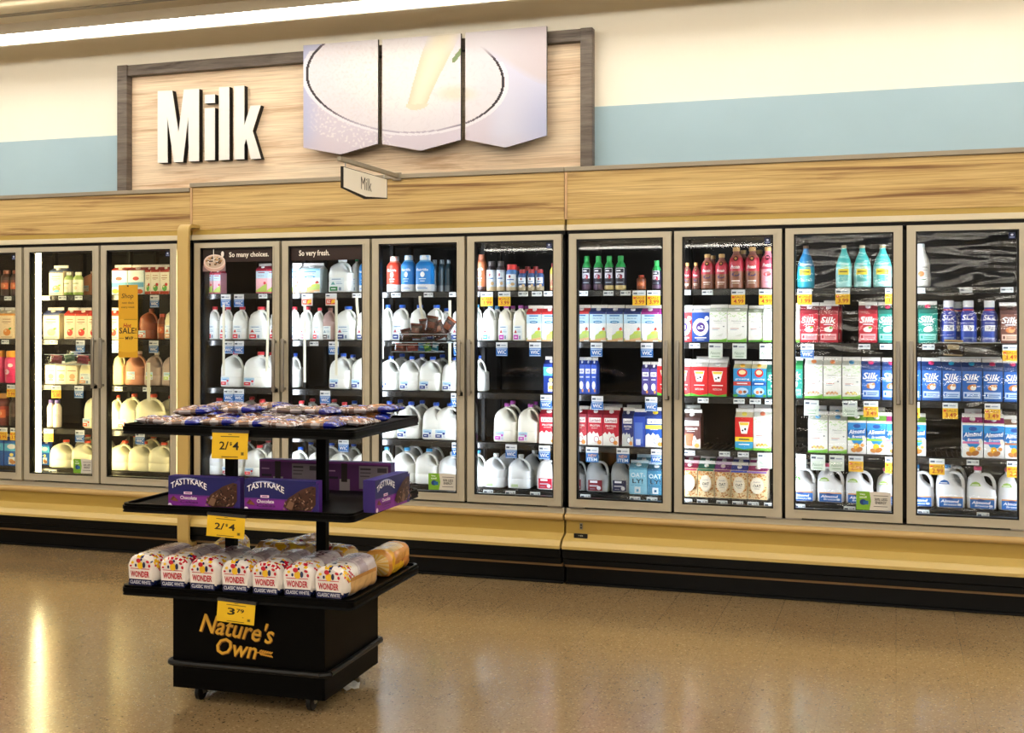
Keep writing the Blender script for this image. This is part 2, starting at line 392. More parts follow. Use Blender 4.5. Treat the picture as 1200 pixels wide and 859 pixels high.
# three chevron picture panels: a glass of milk being poured, painted cell by cell
def smooth(a, b, x):
    t = min(1, max(0, (x-a)/(b-a))); return t*t*(3-2*t)
def mix(a, b, t): return tuple(a[i]*(1-t)+b[i]*t for i in range(3))
def milk_art(x, y):     # print units: x 350..642, y 30..182
    c = mix((204, 206, 232), (226, 226, 242), smooth(352, 400, x)); c = mix(c, (206, 210, 236), smooth(590, 640, x)*smooth(60, 150, y))
    c = mix(c, (222, 212, 222), smooth(150, 182, y)*.6)
    dx, dy = x-475, y-91; ro = .06
    u = (dx*math.cos(ro)+dy*math.sin(ro))/114; v = (-dx*math.sin(ro)+dy*math.cos(ro))/63
    r = math.hypot(u, v); k = noise.noise(Vector((x*.36, y*.36, 0))); k2 = noise.noise(Vector((x*.12, y*.12, 9)))
    if v > -.1 and r >= 1 and abs(u) < 1.02:          # glass wall under the rim
        w = smooth(1.02, .8, abs(u)); c = mix(c, (228, 218, 228), w*.7)
        if u < -.1 and r < 1.42 and k > 0: c = mix(c, (244, 240, 242), smooth(.05, .4, k)*w*.8)
    if r < 1:
        c = mix((238, 234, 240), (250, 248, 246), smooth(.9, .2, r))
        if u < .05 and v > -.55: c = mix(c, (232, 224, 224), max(0, k)*.9*smooth(.05, -.4, u))
        ww = abs(math.sin(x*.09 + y*.16 + k2*5)); c = mix(c, (232, 226, 232), (1-ww)**4*.6)
        c = mix(c, (236, 226, 206), .6*smooth(.55, .1, math.hypot((x-535)/60, (y-110)/24)))
    dark = smooth(.2, .95, abs(u))
    if abs(r-1.012) < .014: c = mix((206, 200, 214), (96, 88, 96), dark**2*smooth(-.75, -.35, v))
    elif 1.026 <= r < 1.07 and v > -.4: c = mix(c, (246, 244, 250), .8)
    cx = 521 - (y-42)*.46 + (y-42)**2*.0008; hw = 19 - (y-42)*.10
    if y < 122:
        d = abs(x-cx)/hw
        if d < 1: c = mix((246, 240, 222), mix((232, 222, 200), (238, 234, 236), smooth(70, 45, y)), d**2)
    elif math.hypot(x-cx, (y-122)*1.8) < hw*1.2: c = mix(c, (240, 228, 204), .8)
    e = y - (62 + 38*smooth(560, 645, x))             # lip of the pouring jug
    if x > 541 and e < 0: c = mix(mix((232, 228, 234), (222, 214, 220), smooth(560, 640, x)), c, smooth(-10, 0, e)*.7)
    if 530 < x < 542 and 56 < y < 74 and abs((x-530)*1.3-(74-y)) < 4: c = (160, 176, 140)
    return c
for pi, (pa, pb, ta, tb, la, lc, lb) in enumerate((((355.5), 443, 52.6, 46.6, 173.5, 181, 167.8), (447.8, 540, 45.2, 40, 168, 176.6, 164.5), (545.3, 640.5, 37.6, 31, 163.8, 173, 158.7))):
    YP = YF0 - .06; NX, NZ = 84, 120
    x0, x1 = PX(pa, YP), PX(pb, YP)
    zt0 = (P(pa, ta, YP)[1] + P(pb, tb, YP)[1])/2; zl = (P(pa, la, YP)[1] + P(pb, lb, YP)[1])/2; zc = P((pa+pb)/2, lc, YP)[1]
    m = MB(); vs = []; fs = []; cs = []
    for i in range(NX+1):
        a = i/NX; x = x0+(x1-x0)*a; zb_ = zl + (zc-zl)*(1-abs(2*a-1))
        for j in range(NZ+1): vs.append((x, YP, zb_+(zt0-zb_)*j/NZ))
    for i in range(NX):
        for j in range(NZ):
            a = (i+.5)/NX; b = 1-(j+.5)/NZ
            top = ta+(tb-ta)*a; bot = la+(lb-la)*a + (lc-(la+lb)/2)*(1-abs(2*a-1))
            px_ = pa+(pb-pa)*a; q_ = milk_art(px_, top+(bot-top)*b); g_ = [max(0, 226+(v-250)*1.2) for v in q_]; cs.append(tuple(g_))
            k = i*(NZ+1)+j; fs.append((k, k+NZ+1, k+NZ+2, k+1))
    m.add(vs, fs, cs)
    xm = (x0+x1)/2
    pn = thing('picture_panel', (xm, YP, zc), 'chevron shaped panel printed with a glass of milk, %s of the three' % ('leftmost', 'middle', 'rightmost')[pi], 'picture', 'milk picture panels')
    shift(m, xm, YP, zc).build('printed_face', 'print', pn, smooth=0, fix=False)
    q = MB(); q.prism([(x0, zt0), (x0, zl), (xm, zc), (x1, zl), (x1, zt0)], YP+.0006, YP+.02, '#3a3634'); shift(q, xm, YP, zc).build('panel_edge', 'matte', pn)
    q = MB(); q.box(xm-.12, xm-.08, YP+.02, YS+.001, zt0-.35, zt0-.31); q.box(xm+.08, xm+.12, YP+.02, YS+.001, zt0-.35, zt0-.31); shift(q, xm, YP, zc).build('standoff', 'greytrim', pn)

# ------------------------------------------------------------ dairy cases
CASE = {}
YG = D + .012
DOORS = [(-62, 28.2, 'L'), (31.3, 118.3, 'R'), (121, 209.5, 'L'),
         (230.2, 329.6, 'R'), (332.8, 435, 'L'), (438, 545.8, 'R'), (549.2, 659, 'L'),
         (668, 787.3, 'R'), (791, 916.6, 'L'), (920.8, 1057.6, 'R'), (1062.6, 1205, 'L')]
SECT = [('A', -68, 222.5, DOORS[:3]), ('B', 224.5, 661.3, DOORS[3:7]), ('C', 663.8, 1218, DOORS[7:])]
zft, zfb = ZC(277), ZC(588)         # door frame top and bottom
ROWY = [341, 399.5, 459.5, 517.5, 571]   # where product bottoms cross x=600
YP_ = D + .20                       # front of the products
ROWZ = [ZC(y, YP_) for y in ROWY]
DOORNAME = ['first', 'second', 'third', 'fourth', 'fifth', 'sixth', 'seventh', 'eighth', 'ninth', 'tenth', 'eleventh']
ROWNAME = ['top', 'second', 'third', 'fourth', 'bottom']
labs = {'A': 'dairy cooler section with warm yellow lighting at the left end', 'B': 'middle dairy cooler section with four glass doors under the wall sign', 'C': 'right hand dairy cooler section with plant milk behind glass doors'}
di = 0
for (S, sx0, sx1, doors) in SECT:
    a, b = PX(sx0, D), PX(sx1, D); cx = (a+b)/2
    cs_ = thing('dairy_cooler', (cx, D, 0), labs[S], 'refrigerator', 'dairy coolers along the wall'); CASE[S] = cs_
    def cb(m, name, mat, cs_=cs_, cx=cx, **k): return shift(m, cx, D, 0).build(name, mat, cs_, **k)
    zs = ZC(597.5); top = ZC(259.7)
    ztrim = ZC(200) if S != 'A' else ZC(200) - .03
    # carcass
    m = MB(); m.box(a, b, D+.84, D+.88, .1, top); m.box(a, b, D+.06, D+.84, zfb-.12, zfb-.05); m.box(a, b, D+.06, D+.84, top-.1, top)
    m.box(a, a+.015, D+.06, D+.84, zfb-.05, top-.1); m.box(b-.015, b, D+.06, D+.84, zfb-.05, top-.1); cb(m, 'carcass', 'interior')
    # black front frame with a mullion at each door joint
    m = MB(); m.box(a, b, D+.02, D+.06, zft-.02, ZC(272.5)); cb(m, 'head_frame', 'case'); m = MB(); m.box(a, b, D+.02, D+.06, ZC(590.5)-.002, zfb+.02); cb(m, 'foot_frame', 'case')
    edges = [sx0] + [(doors[i][1]+doors[i+1][0])/2 for i in range(len(doors)-1)] + [sx1]
    for i, e in enumerate(edges):
        x = PX(e, D); w = .026
        q = MB(); q.box(max(a, x-w), min(b, x+w), D+.02, D+.075, zfb+.0, zft+.0); mu = cb(q, 'mullion', 'case')
        # lamp behind the mullion, throwing sideways and onto the goods
        vis = (S == 'A' and i == 1)
        lm = MB()
        if vis: lm.box(x-.004, x+.035, D+.085, D+.125, zfb+.04, zft-.03)
        else: ox_ = {'A': -.05, 'B': -.03, 'C': -.008}[S] if i else 0; lm.extrude_x([(D+.08, zfb+.05), (D+.095, zfb+.05), (D+.095, zft-.05), (D+.08, zft-.05)], max(a+.01, x+ox_-.02), min(b-.01, x+ox_+.02), '#ffffff')
        cb(lm, 'interior_lamp', 'ledy' if S == 'A' else 'ledw')
    # ivory strip, ochre strip, wood fascia, grey cap
    m = MB(); m.box(a, b, D+.0, D+.06, ZC(272.5), ZC(266)); cb(m, 'ivory_strip', 'ivory', bevel=.003)
    m = MB(); m.box(a, b, D+.01, D+.06, ZC(266), top); cb(m, 'ochre_strip', 'ochre')
    m = MB(); m.box(a+.004, b-.004, D+.006, D+.05, top, ztrim-.03); cb(m, 'wood_fascia', 'fascia')
    if S != 'A':
        m = MB(); m.box(a-.012, a+.004, D+.0, D+.05, top, ztrim-.03); cb(m, 'fascia_joint_strip', plain('joint_strip', (196, 160, 118), .5, var=.3, vscale=12))
    m = MB(); m.box(a-(.0 if S == 'A' else .012), b, D-.008, D+.07, ztrim-.028, ztrim); cb(m, 'cap_trim', 'greytrim', bevel=.003)
    m = MB(); m.box(a, b, D+.05, YW-.02, top-.02, top+.02); m.box(a, b, D+.04, D+.06, top, ztrim-.03); cb(m, 'top_panel', 'case')
    # sill, bumper, panels, kick
    m = MB(); m.box(a, b, D-.006, D+.06, zs, ZC(590.5)); m.box(a, b, D-.012, D-.006, zs+.004, zs+.012); cb(m, 'sill', 'aluminium', bevel=.002)
    def ring_(Y, z, r, n=14): return [(Y+r*math.cos(2*PI*k/n), z+r*math.sin(2*PI*k/n)) for k in range(n)]
    Yb = D-.035; zb1 = ZC(597.5, Yb); zb2 = ZC(604.5, Yb); m = MB(); m.extrude_x(ring_(Yb+.012, (zb1+zb2)/2, (zb1-zb2)/2+.001), a, b, '#c0a060'); cb(m, 'bumper', 'tan', smooth=60)
    z3 = ZC(604.5); z4 = ZC(619); z5 = ZC(638, D-.11)
    m = MB(); m.extrude_x([(D-.005, z3+.02), (D-.005, z4), (D+.03, z4), (D+.03, z3+.02)], a, b, '#b0923c'); cb(m, 'upper_panel', 'ochre')
    m = MB(); m.extrude_x([(D-.006, z4), (D-.085, (z4+z5)/2+.01), (D-.088, (z4+z5)/2+.004), (D-.11, z5+.018), (D-.11, z5), (D+.03, z5), (D+.03, z4)], a, b, '#c8aa58'); cb(m, 'lower_panel', 'mustard', smooth=0)
    zk = [ZC(y, D-.03) for y in (646, 653.5, 657.5)]
    m = MB(); m.box(a, b, D-.09, D+.03, zk[0], z5); m.box(a, b, D-.075, D+.03, zk[1], zk[0]-.004); m.box(a, b, D+.0, D+.08, 0.0, zk[2]); m.box(a, b, D-.03, D+.0, .002, .012); cb(m, 'kick_plate', 'case', bevel=.003)
    m = MB(); m.box(a, b, D-.035, D+.03, zk[2], zk[1]); cb(m, 'kick_trim', plain('brown_trim', (150, 118, 74), .5))
    # shelves
    for r in range(5):
        z = ROWZ[r]
        m = MB(); m.box(a+.02, b-.02, YP_-.03, D+.62, z-.022, z-.014)
        n = int((b-a)/.03)
        m.box(a+.02, b-.02, YP_-.03, YP_-.022, z-.022, z-.002)
        for k in range(n):
            x = a+.03+k*.03; m.box(x, x+.005, YP_-.02, D+.6, z-.014, z-.0008)
        sh = cb(m, 'shelf', 'shelf')
        m = MB(); m.box(a+.02, b-.02, YP_-.036, YP_-.03, z-.04, z-.006); m.box(a+.02, b-.02, YP_-.042, YP_-.036, z-.04, z-.036)
        shift(m, cx, D, 0).build('shelf_rail', M['rail'], sh)
    for e in edges[1:-1]:
        x = PX(e, D); m = MB(); m.box(x-.012, x+.012, D+.3, D+.34, zfb-.05, zft); m.box(x-.012, x+.012, D+.62, D+.66, zfb-.05, zft); cb(m, 'upright', 'case')

# ------------------------------------------------------------ doors (parts of the coolers' fronts, each opens on its own)
def door(i, p0, p1, side):
    x0, x1 = PX(p0, D), PX(p1, D); cx = (x0+x1)/2; Yd = D-.028
    zf, zt_ = zfb, zft
    t = thing('cooler_door', (cx, D, zf), '%s glass cooler door from left, with champagne metal frame' % DOORNAME[i], 'cooler door', 'glass cooler doors')
    def tb(m, name, mat, par=None, **k): return shift(m, cx, D, zf).build(name, mat, par or t, **k)
    fw = .048
    O = [(x0, zf), (x1, zf), (x1, zt_), (x0, zt_)]; I = [(x0+fw, zf+fw), (x1-fw, zf+fw), (x1-fw, zt_-fw*.72), (x0+fw, zt_-fw*.72)]
    m = MB()
    for k in range(4):
        k2 = (k+1) % 4; c = lin('#b0a48c')
        m.prism([O[k], O[k2], I[k2], I[k]], Yd, D+.014, '#b0a48c')
        def lerp(p, q, t_): return (p[0]+(q[0]-p[0])*t_, p[1]+(q[1]-p[1])*t_)
        m.prism([lerp(O[k], I[k], .78), lerp(O[k2], I[k2], .78), I[k2], I[k]], Yd-.004, Yd, '#b0a48c')
    tb(m, 'door_frame', 'aluminium')
    g = .009; m = MB()
    J = [(I[0][0]+g, I[0][1]+g), (I[1][0]-g, I[1][1]+g), (I[2][0]-g, I[2][1]-g), (I[3][0]+g, I[3][1]-g)]
    for k in range(4):
        k2 = (k+1) % 4; m.prism([I[k], I[k2], J[k2], J[k]], Yd+.002, D+.012, '#000000')
    tb(m, 'gasket', 'black')
    m = MB(); m.box(J[0][0], J[1][0], D-.008, D-.002, J[0][1], J[2][1]); gl = tb(m, 'glass', 'wavyglass' if i >= 9 else 'glass')
    # handle bar with a lock
    hx = x1-.024 if side == 'R' else x0+.024
    za, zb_ = ZC(398, D-.06), ZC(464, D-.06)
    m = MB(); m.box(hx-.011, hx+.011, D-.072, D-.058, zb_, za); m.box(hx-.008, hx+.008, D-.06, Yd, za-.03, za-.012); m.box(hx-.008, hx+.008, D-.06, Yd, zb_+.012, zb_+.03)
    hd = tb(m, 'handle', 'chrome', bevel=.003)
    if side == 'R':
        m = MB(); m.box(hx-.01, hx+.014, D-.05, Yd, zb_-.004, zb_+.02); tb(m, 'lock', 'black', hd)
        s2 = hx
    # hinge plates at the foot and the head on the side away from the handle
    q = x0 if side == 'R' else x1; d = 1 if side == 'R' else -1
    m = MB(); xx = sorted((q, q+d*.09)); m.box(xx[0], xx[1], D-.02, D+.015, zf-.011, zf-.001); tb(m, 'hinge', 'chrome')
    return t, tb, J
DR = []
for i, (p0, p1, sd) in enumerate(DOORS): DR.append(door(i, p0, p1, sd))
# energy stickers, small round stickers, and banners on the glass
for i in (1, 5, 9):
    t, tb, J = DR[i]; y = D-.0085
    m = MB(); w, h = (.19, .105) if i != 1 else (.165, .10); xr = J[1][0]-.004; z0 = J[0][1]+.006
    m.box(xr-w, xr, y-.0008, y, z0, z0+h, '#d8d4cc')
    m.quad(xr-w, xr-w*.62, z0, z0+h, y-.001, '#7ab030'); m.poly([(xr-w*.62, z0), (xr-w*.57, z0+h/2), (xr-w*.62, z0+h)], y-.001, '#7ab030')
    m.ell(xr-w*.8, z0+h*.42, w*.1, h*.16, y-.001, '#1c3c78'); m.quad(xr-w*.8, xr-w*.65, z0+h*.3, z0+h*.5, y-.001, '#2060a0')
    m.text('Very', xr-w*.82, z0+h*.84, w*.16, h*.1, y-.001, '#ffffff', .02); m.text('cool!', xr-w*.8, z0+h*.7, w*.2, h*.1, y-.001, '#ffffff', .02)
    m.quad(xr-w*.5, xr-w*.08, z0+h*.78, z0+h*.81, y-.001, '#444444'); m.text('50% LESS', xr-w*.29, z0+h*.6, w*.36, h*.14, y-.001, '#303030', .02); m.text('ENERGY', xr-w*.29, z0+h*.42, w*.32, h*.14, y-.001, '#303030', .02)
    m.quad(xr-w*.5, xr-w*.1, z0+h*.2, z0+h*.23, y-.001, '#444444')
    s = tb(m, 'energy_sticker', 'print'); s['label'] = 'green and white energy sticker'
for i in (0, 2, 6, 8, 10):
    t, tb, J = DR[i]; y = D-.0085; m = MB(); xr = J[1][0]-.008; zt_ = J[2][1]-.006
    m.box(xr-.036, xr, y-.0008, y, zt_-.036, zt_, '#12224e'); m.ell(xr-.018, zt_-.014, .007, .006, y-.001, '#c8d4f0'); m.quad(xr-.03, xr-.006, zt_-.03, zt_-.025, y-.001, '#8898c8')
    tb(m, 'door_sticker', 'print')
for i, txt in ((3, 'So many choices.'), (4, 'So very fresh.')):
    t, tb, J = DR[i]; y = D-.0085; m = MB(); h = .088; zt_ = J[2][1]
    m.box(J[0][0], J[1][0], y-.0008, y, zt_-h, zt_, '#2a1612')
    W_ = J[1][0]-J[0][0]
    if i == 3:
        m.text(txt, J[0][0]+W_*.66, zt_-h*.5, W_*.56, h*.5, y-.001, '#f4efe6', .02)
        bx_, bz_ = J[0][0]+W_*.17, zt_-.085
        m.quad(J[0][0], J[0][0]+W_*.33, zt_-.145, zt_, y-.001, '#241a18')
        m.quad(J[0][0], J[0][0]+W_*.33, zt_-.150, zt_-.11, y-.001, '#8c7478')
        m.ell(bx_, bz_-.012, .086, .055, y-.001, '#d8b0a4', 24); m.ell(bx_, bz_, .084, .05, y-.001, '#f0dcd4', 24); m.ell(bx_, bz_, .074, .042, y-.001, '#d8c4b4', 24)
        rnd = random.Random(5)
        for k in range(46):
            a_ = rnd.random()*2*PI; r_ = math.sqrt(rnd.random())
            m.ell(bx_+r_*math.cos(a_)*.062, bz_+r_*math.sin(a_)*.033, .006+.006*rnd.random(), .005, y-.001, rnd.choice(['#241a20', '#281c26', '#a87c50', '#c8a070', '#f4ece4']), 8)
        m.quad(bx_-.002, bx_+.003, bz_, zt_, y-.001, '#f4f0ea'); m.ell(J[0][0]+W_*.3, zt_-.035, .012, .02, y-.001, '#e8e4e0')
    else: m.text(txt, J[0][0]+W_*.33, zt_-h*.5, W_*.43, h*.55, y-.001, '#f4efe6', .02)
    s = tb(m, 'banner', 'print'); s['label'] = 'dark brown banner with white lettering'
# grille badge and screw plates on the joint of the lower panels
bx_, bz_ = P(681, 627.5, D-.04)
q = thing('model_plate', (bx_, D-.05, bz_), 'small black plate on lower panel under the eighth door', 'plate')
m = MB(); m.box(-.042, .042, -.008, .0, -.015, .013, '#101010'); m.text('-o', 0, 0, .03, .01, -.008, '#c0c0b0', .01); m.build('plate', 'plastic', q); q.location.y = D-.045
q.location.z -= .0
lx, lz = P(681.5, 616.5, D)
m = MB(); m.box(-.009, .009, -.006, 0, -.019, .019, '#8a8472'); m.ell(0, .008, .006, .006, -.006, '#2a2620'); m.ell(0, -.008, .006, .006, -.006, '#2a2620')
tag(m.build('panel_lock', 'plastic'), 'small steel lock on ochre panel above the black plate', 'lock').location = (lx, D-.006, lz)

# tan guard post hooking over the joint of the first two coolers
Yq = D-.135
xa, xb = PX(207.5, Yq), PX(220.5, Yq); zt_ = P(214, 262, Yq)[1]; zb_ = P(214, 641, Yq)[1]
m = MB(); pr = []
def arc(cy, cz, r, a0, a1, n=6): return [(cy+r*math.cos(a0+(a1-a0)*k/n), cz+r*math.sin(a0+(a1-a0)*k/n)) for k in range(n+1)]
R_, th = .06, .025
out = [(D+.02, zt_)] + arc(Yq+R_, zt_-R_, R_, PI/2, PI) + arc(Yq+R_, zb_+R_, R_, PI, 1.5*PI) + [(D-.03, zb_)]
inn = [(D-.03, zb_+th)] + arc(Yq+R_, zb_+R_, R_-th, 1.5*PI, PI) + arc(Yq+R_, zt_-R_, R_-th, PI, PI/2) + [(D+.02, zt_-th)]
m.extrude_x(out+inn, xa, xb, '#c4a458')
m = shift(m, (xa+xb)/2, Yq, 0); o = m.build('joint_cover', plain('tan_painted_metal', (190, 162, 96), .45), bevel=.003, smooth=50)
o.location = ((xa+xb)/2, Yq, 0); tag(o, 'tall tan metal cover strip over the joint left of fourth door', 'cover strip')

# little hanging aisle sign, square to the wall
hx, hz = P(464.8, 206, D-.01)
tt = 1.0
def onplane(x, y, Xc):      # where the ray meets the plane X = Xc
    d = dirof(x, y); t = Xc/d[0]; return (d[1]*t, H+d[2]*t)
y0_, z0_ = onplane(397.5, 188, hx); 
hs = thing('hanging_sign', (hx, D, hz), 'small white hanging milk sign on a bracket above the fifth door', 'sign')
y0_ = max(y0_, D-1.2)
L_ = D - y0_
m = MB(); m.box(-.012, .012, -L_, .0, -.012, .012); m.box(-.03, .03, -.012, .0, -.03, .02); m.build('bracket', 'greytrim', hs)
ya, yb2 = -L_+.03, -L_*.20; zz = -.04; hh = .125
pts = [(ya, zz), (ya, zz-hh), ((ya+yb2)/2, zz-hh-.035), (yb2, zz-hh), (yb2, zz)]
def sidepl(pts, x0_, x1_, c):
    q = MB(); n = len(pts); q.add([(x0_, y, z) for y, z in pts]+[(x1_, y, z) for y, z in pts], [(k, (k+1) % n, n+(k+1) % n, n+k) for k in range(n)]+[tuple(reversed(range(n))), tuple(range(n, 2*n))], lin(c)); return q
sidepl(pts, -.006, .006, '#161412').build('sign_back', 'matte', hs)
e_ = .014
pt2 = [(ya+e_, zz-.004), (ya+e_, zz-hh+.005), ((ya+yb2)/2, zz-hh-.035+.016), (yb2-e_, zz-hh+.005), (yb2-e_, zz-.004)]
f = sidepl(pt2, .0062, .0082, '#e6e0d2'); f.build('sign_face', 'matte', hs)
m = MB(); m.text('Milk', 0, 0, .15, .075, 0, '#2c2824', -.004)
# letters face +X (towards the viewer)
m.v = [(.0092, (ya+yb2)/2+x, zz-hh*.55+z) for x, y, z in m.v]; m.build('lettering', 'matte', hs, fix=False)
m = MB()
for yy in (ya+.05, yb2-.04): m.tube([(0, yy, -.01), (0, yy, zz-.02)], .004, '#888888', 6)
m.build('hook', 'chrome', hs)
# ------------------------------------------------------------ product models
# every model: base at z=0, centred on x, its front at y=0 and its back at y=depth; nominal size (w, h)
def art_xy(m, w, z0, h, y):
    """helpers in the label's own units: u -0.5..0.5 across, v 0..1 up"""
    class A: pass
    a = A(); a.m = m
    a.q = lambda u0, u1, v0, v1, c: m.quad(u0*w, u1*w, z0+v0*h, z0+v1*h, y, c)
    a.p = lambda pts, c: m.poly([(u*w, z0+v*h) for u, v in pts], y, c)
    a.e = lambda u, v, ru, rv, c, rot=0, n=14: m.ell(u*w, z0+v*h, ru*w, rv*h, y, c, n, rot)
    a.r = lambda u, v, ru, rv, k, c, n=20, a0=0, a1=2*PI: m.ring(u*w, z0+v*h, ru*w, rv*h, k*w, y, c, n, a0, a1)
    a.t = lambda s, u, v, tw, th, c, b=.02, sh=0, arc=0, rot=0: m.text(s, u*w, z0+v*h, tw*w, th*h, y, c, b, sh, arc, rot)
    return a
def carton(base, roof, cap, art, side=None, fin='#e8e6e0', capc=True):
    w, h = .098, .245; side = side or base
    m = MB(); hb = h*.80; hr = h*.915; d = w
    x0, x1 = -w/2, w/2
    m.add([(x0,0,0),(x1,0,0),(x1,d,0),(x0,d,0),(x0,0,hb),(x1,0,hb),(x1,d,hb),(x0,d,hb)], [(0,3,2,1),(0,1,5,4),(1,2,6,5),(2,3,7,6),(3,0,4,7)], [side, base, side, side, side])
    m.add([(x0,0,hb),(x1,0,hb),(x1,d/2-.003,hr),(x0,d/2-.003,hr),(x0,d,hb),(x1,d,hb),(x1,d/2+.003,hr),(x0,d/2+.003,hr)], [(0,1,2,3),(5,4,7,6),(0,3,7,4),(1,5,6,2)], roof)
    m.box(x0, x1, d/2-.004, d/2+.004, hr-.002, h, fin); m.quad(x0, x1, h-.005, h-.002, d/2-.004, '#c8c4bc')
    a = art_xy(m, w, 0, hb, 0); art(a)
    c = MB()
    if capc:
        sl = math.atan2(hr-hb, d/2); cc = (0, d*.26, hb+(hr-hb)*.52)
        c.lathe([(0, .014), (.003, .0145), (.010, .0135), (.0105, .012)], lambda z, t: cap, 14)
        R = Matrix.Rotation(sl - 0.0 if False else (PI/2 - (PI/2 - sl)), 4, 'X')
        c.v = [tuple(Matrix.Translation(cc) @ (R @ Vector(v))) for v in c.v]
    return [('carton', m, 'print'), ('cap', c, 'plastic')] if capc else [('carton', m, 'print')], w, h
def scribble(a, v, w, c, seed=0, n=3, u=0):
    r = random.Random(seed)
    for k in range(n):
        x = u-w/2 + w*k/n; a.q(x, x+w/n*(.5+.4*r.random()), v, v+.018, c)
def A_nature(top):
    def f(a):
        a.q(-.5,.5,.0,1,'#eef4f8'); a.q(-.5,.5,.62,1,'#bfe0f2'); a.q(-.5,.5,.93,1,top); a.q(-.3,.3,.86,.9,'#2c78b8'); scribble(a,.78,.6,'#4c6c94'); a.e(0,.66,.28,.045,'#1f80b8'); a.q(-.16,.16,.65,.67,'#e8f4fa')
        a.p([(-.5,0),(.5,0),(.5,.34),(.3,.38),(.1,.30),(-.1,.22),(-.5,.10)],'#b8d070'); a.p([(-.5,0),(.5,0),(.5,.14),(.1,.10),(-.5,.04)],'#e8b888'); a.q(.2,.5,0,.05,'#f4eee4')
        a.p([(-.42,.05),(-.16,.05),(-.12,.46),(-.46,.46)],'#f8fbfc'); a.e(.36,.42,.09,.045,'#d8503c'); a.p([(.30,.45),(.37,.50),(.44,.45)],'#8c3430'); a.e(.2,.3,.12,.05,'#c4d850')
    return f
def A_lact(c1, c2, txt='PROTEIN', bot='#f4f0ea'):
    def f(a):
        a.q(-.5,.5,0,1,c1); a.q(-.5,.5,.9,1,c2); a.q(-.4,.4,.74,.90,'#f4f2ee'); a.t('Lactaid',0,.82,.7,.10,c2,.012); a.t(txt,0,.64,.66,.07,'#f8f0e8',.014); scribble(a,.55,.5,'#f0dcd0',2)
        a.p([(-.5,0),(.5,0),(.5,.33),(.3,.28),(.18,.42),(.05,.38),(-.1,.46),(-.2,.36),(-.34,.44),(-.5,.36)],bot)
        a.e(.1,.2,.16,.09,'#f8fafc'); a.r(.1,.2,.17,.10,.03,c1); a.e(.3,.10,.14,.07,'#f09c48')
    return f
def A_a2(c):
    def f(a):
        a.q(-.5,.5,0,1,c); a.e(.0,.5,.46,.30,'#f2f2f2',n=24); a.e(.36,.80,.13,.08,'#eef0f4',n=16); a.e(0,.5,.26,.165,'#472a78',n=20); a.t('a2',0,.5,.34,.13,'#ffffff',.018); a.q(-.34,.34,.12,.16,'#e8ecf4'); a.q(-.22,.22,.06,.085,'#c8d4ec')
    return f
def A_org(low='#72b840', fruit=None):
    def f(a):
        a.q(-.5,.5,0,1,'#eeeee8'); r = random.Random(3)
        for k in range(34):
            u = r.uniform(-.46,.46); v = .98 - abs(r.gauss(0,.11)); a.e(u,max(.6,v),.03,.014,r.choice(['#8cc458','#a4d070','#c4e09c']),r.random()*3,6)
        a.q(-.5,.5,0,.07,low); a.p([(-.5,.07),(.5,.07),(.5,.13),(.2,.08)],'#9cd060'); a.t('Nature',-.02,.70,.5,.055,'#909488',0,.3); a.q(-.2,.2,.62,.63,'#a8aca0'); a.q(-.34,.1,.44,.46,'#c07868'); a.q(-.34,.0,.40,.415,'#88a0b8')
        if fruit:
            for k in range(7): a.e(-.28+k*.09,.16+.03*(k%2),.07,.035,r.choice(fruit),r.random(),8)
        else: a.p([(-.1,.2),(.3,.3),(.2,.18)],'#dadcd0')
        a.q(.28,.36,.50,.53,'#40505c')
    return f
def A_silk(c1, c2, obj, hot='#e84878'):
    def f(a):
        a.q(-.5,.5,0,1,c1); a.q(-.5,.5,.88,1,c2); a.q(-.5,-.46,0,1,c2); a.t('Silk',0,.70,.80,.20,'#fbfbf8',.018,.25); a.q(-.26,.26,.545,.575,'#e8ecf4'); a.e(.0,.41,.24,.085,obj[0],.3); a.e(.07,.39,.15,.07,obj[1],.5); a.e(.12,.46,.10,.04,obj[2],.6)
        a.q(-.42,.42,.08,.27,'#bcd4f0' if c1 == '#2462b4' else '#f4b4b8' if c1 == '#c42c3c' else '#8cd0c0' if c1 == '#1c8474' else '#e8c8b0'); a.q(-.36,-.26,.13,.22,c1); a.q(-.2,.36,.18,.2,c1); a.q(-.2,.3,.13,.15,c1)
    return f
def A_alm(mid, top):
    def f(a):
        a.q(-.5,.5,0,1,'#f0f2f0'); a.q(-.5,.5,.97,1,'#dcd8c0'); a.q(-.5,.5,.80,.93,'#a8d4ec'); a.p([(-.5,.93),(.5,.93),(.5,.5),(.2,.3),(0,.26),(-.2,.32),(-.5,.56)],'#2c8cd0'); a.p([(-.5,.7),(.5,.76),(.5,.5),(-.5,.5)],'#1c64ac')
        a.e(0,.83,.2,.06,'#1c4c98'); a.t('Almond',0,.67,.86,.13,'#fbfbfb',.018,.2,rot=.1); a.t('Breeze',.05,.52,.6,.08,'#f4f6fa',.014,.2,rot=.08); a.q(-.5,.34,.40,.46,mid); a.e(.38,.47,.09,.08,'#e8e0d0')
        a.e(-.02,.22,.16,.10,'#f0b830'); a.e(.12,.13,.2,.07,'#b87434',.5); a.e(-.18,.11,.16,.06,'#c88444',-.5); a.e(.3,.26,.1,.05,'#d89850',.8)
    return f
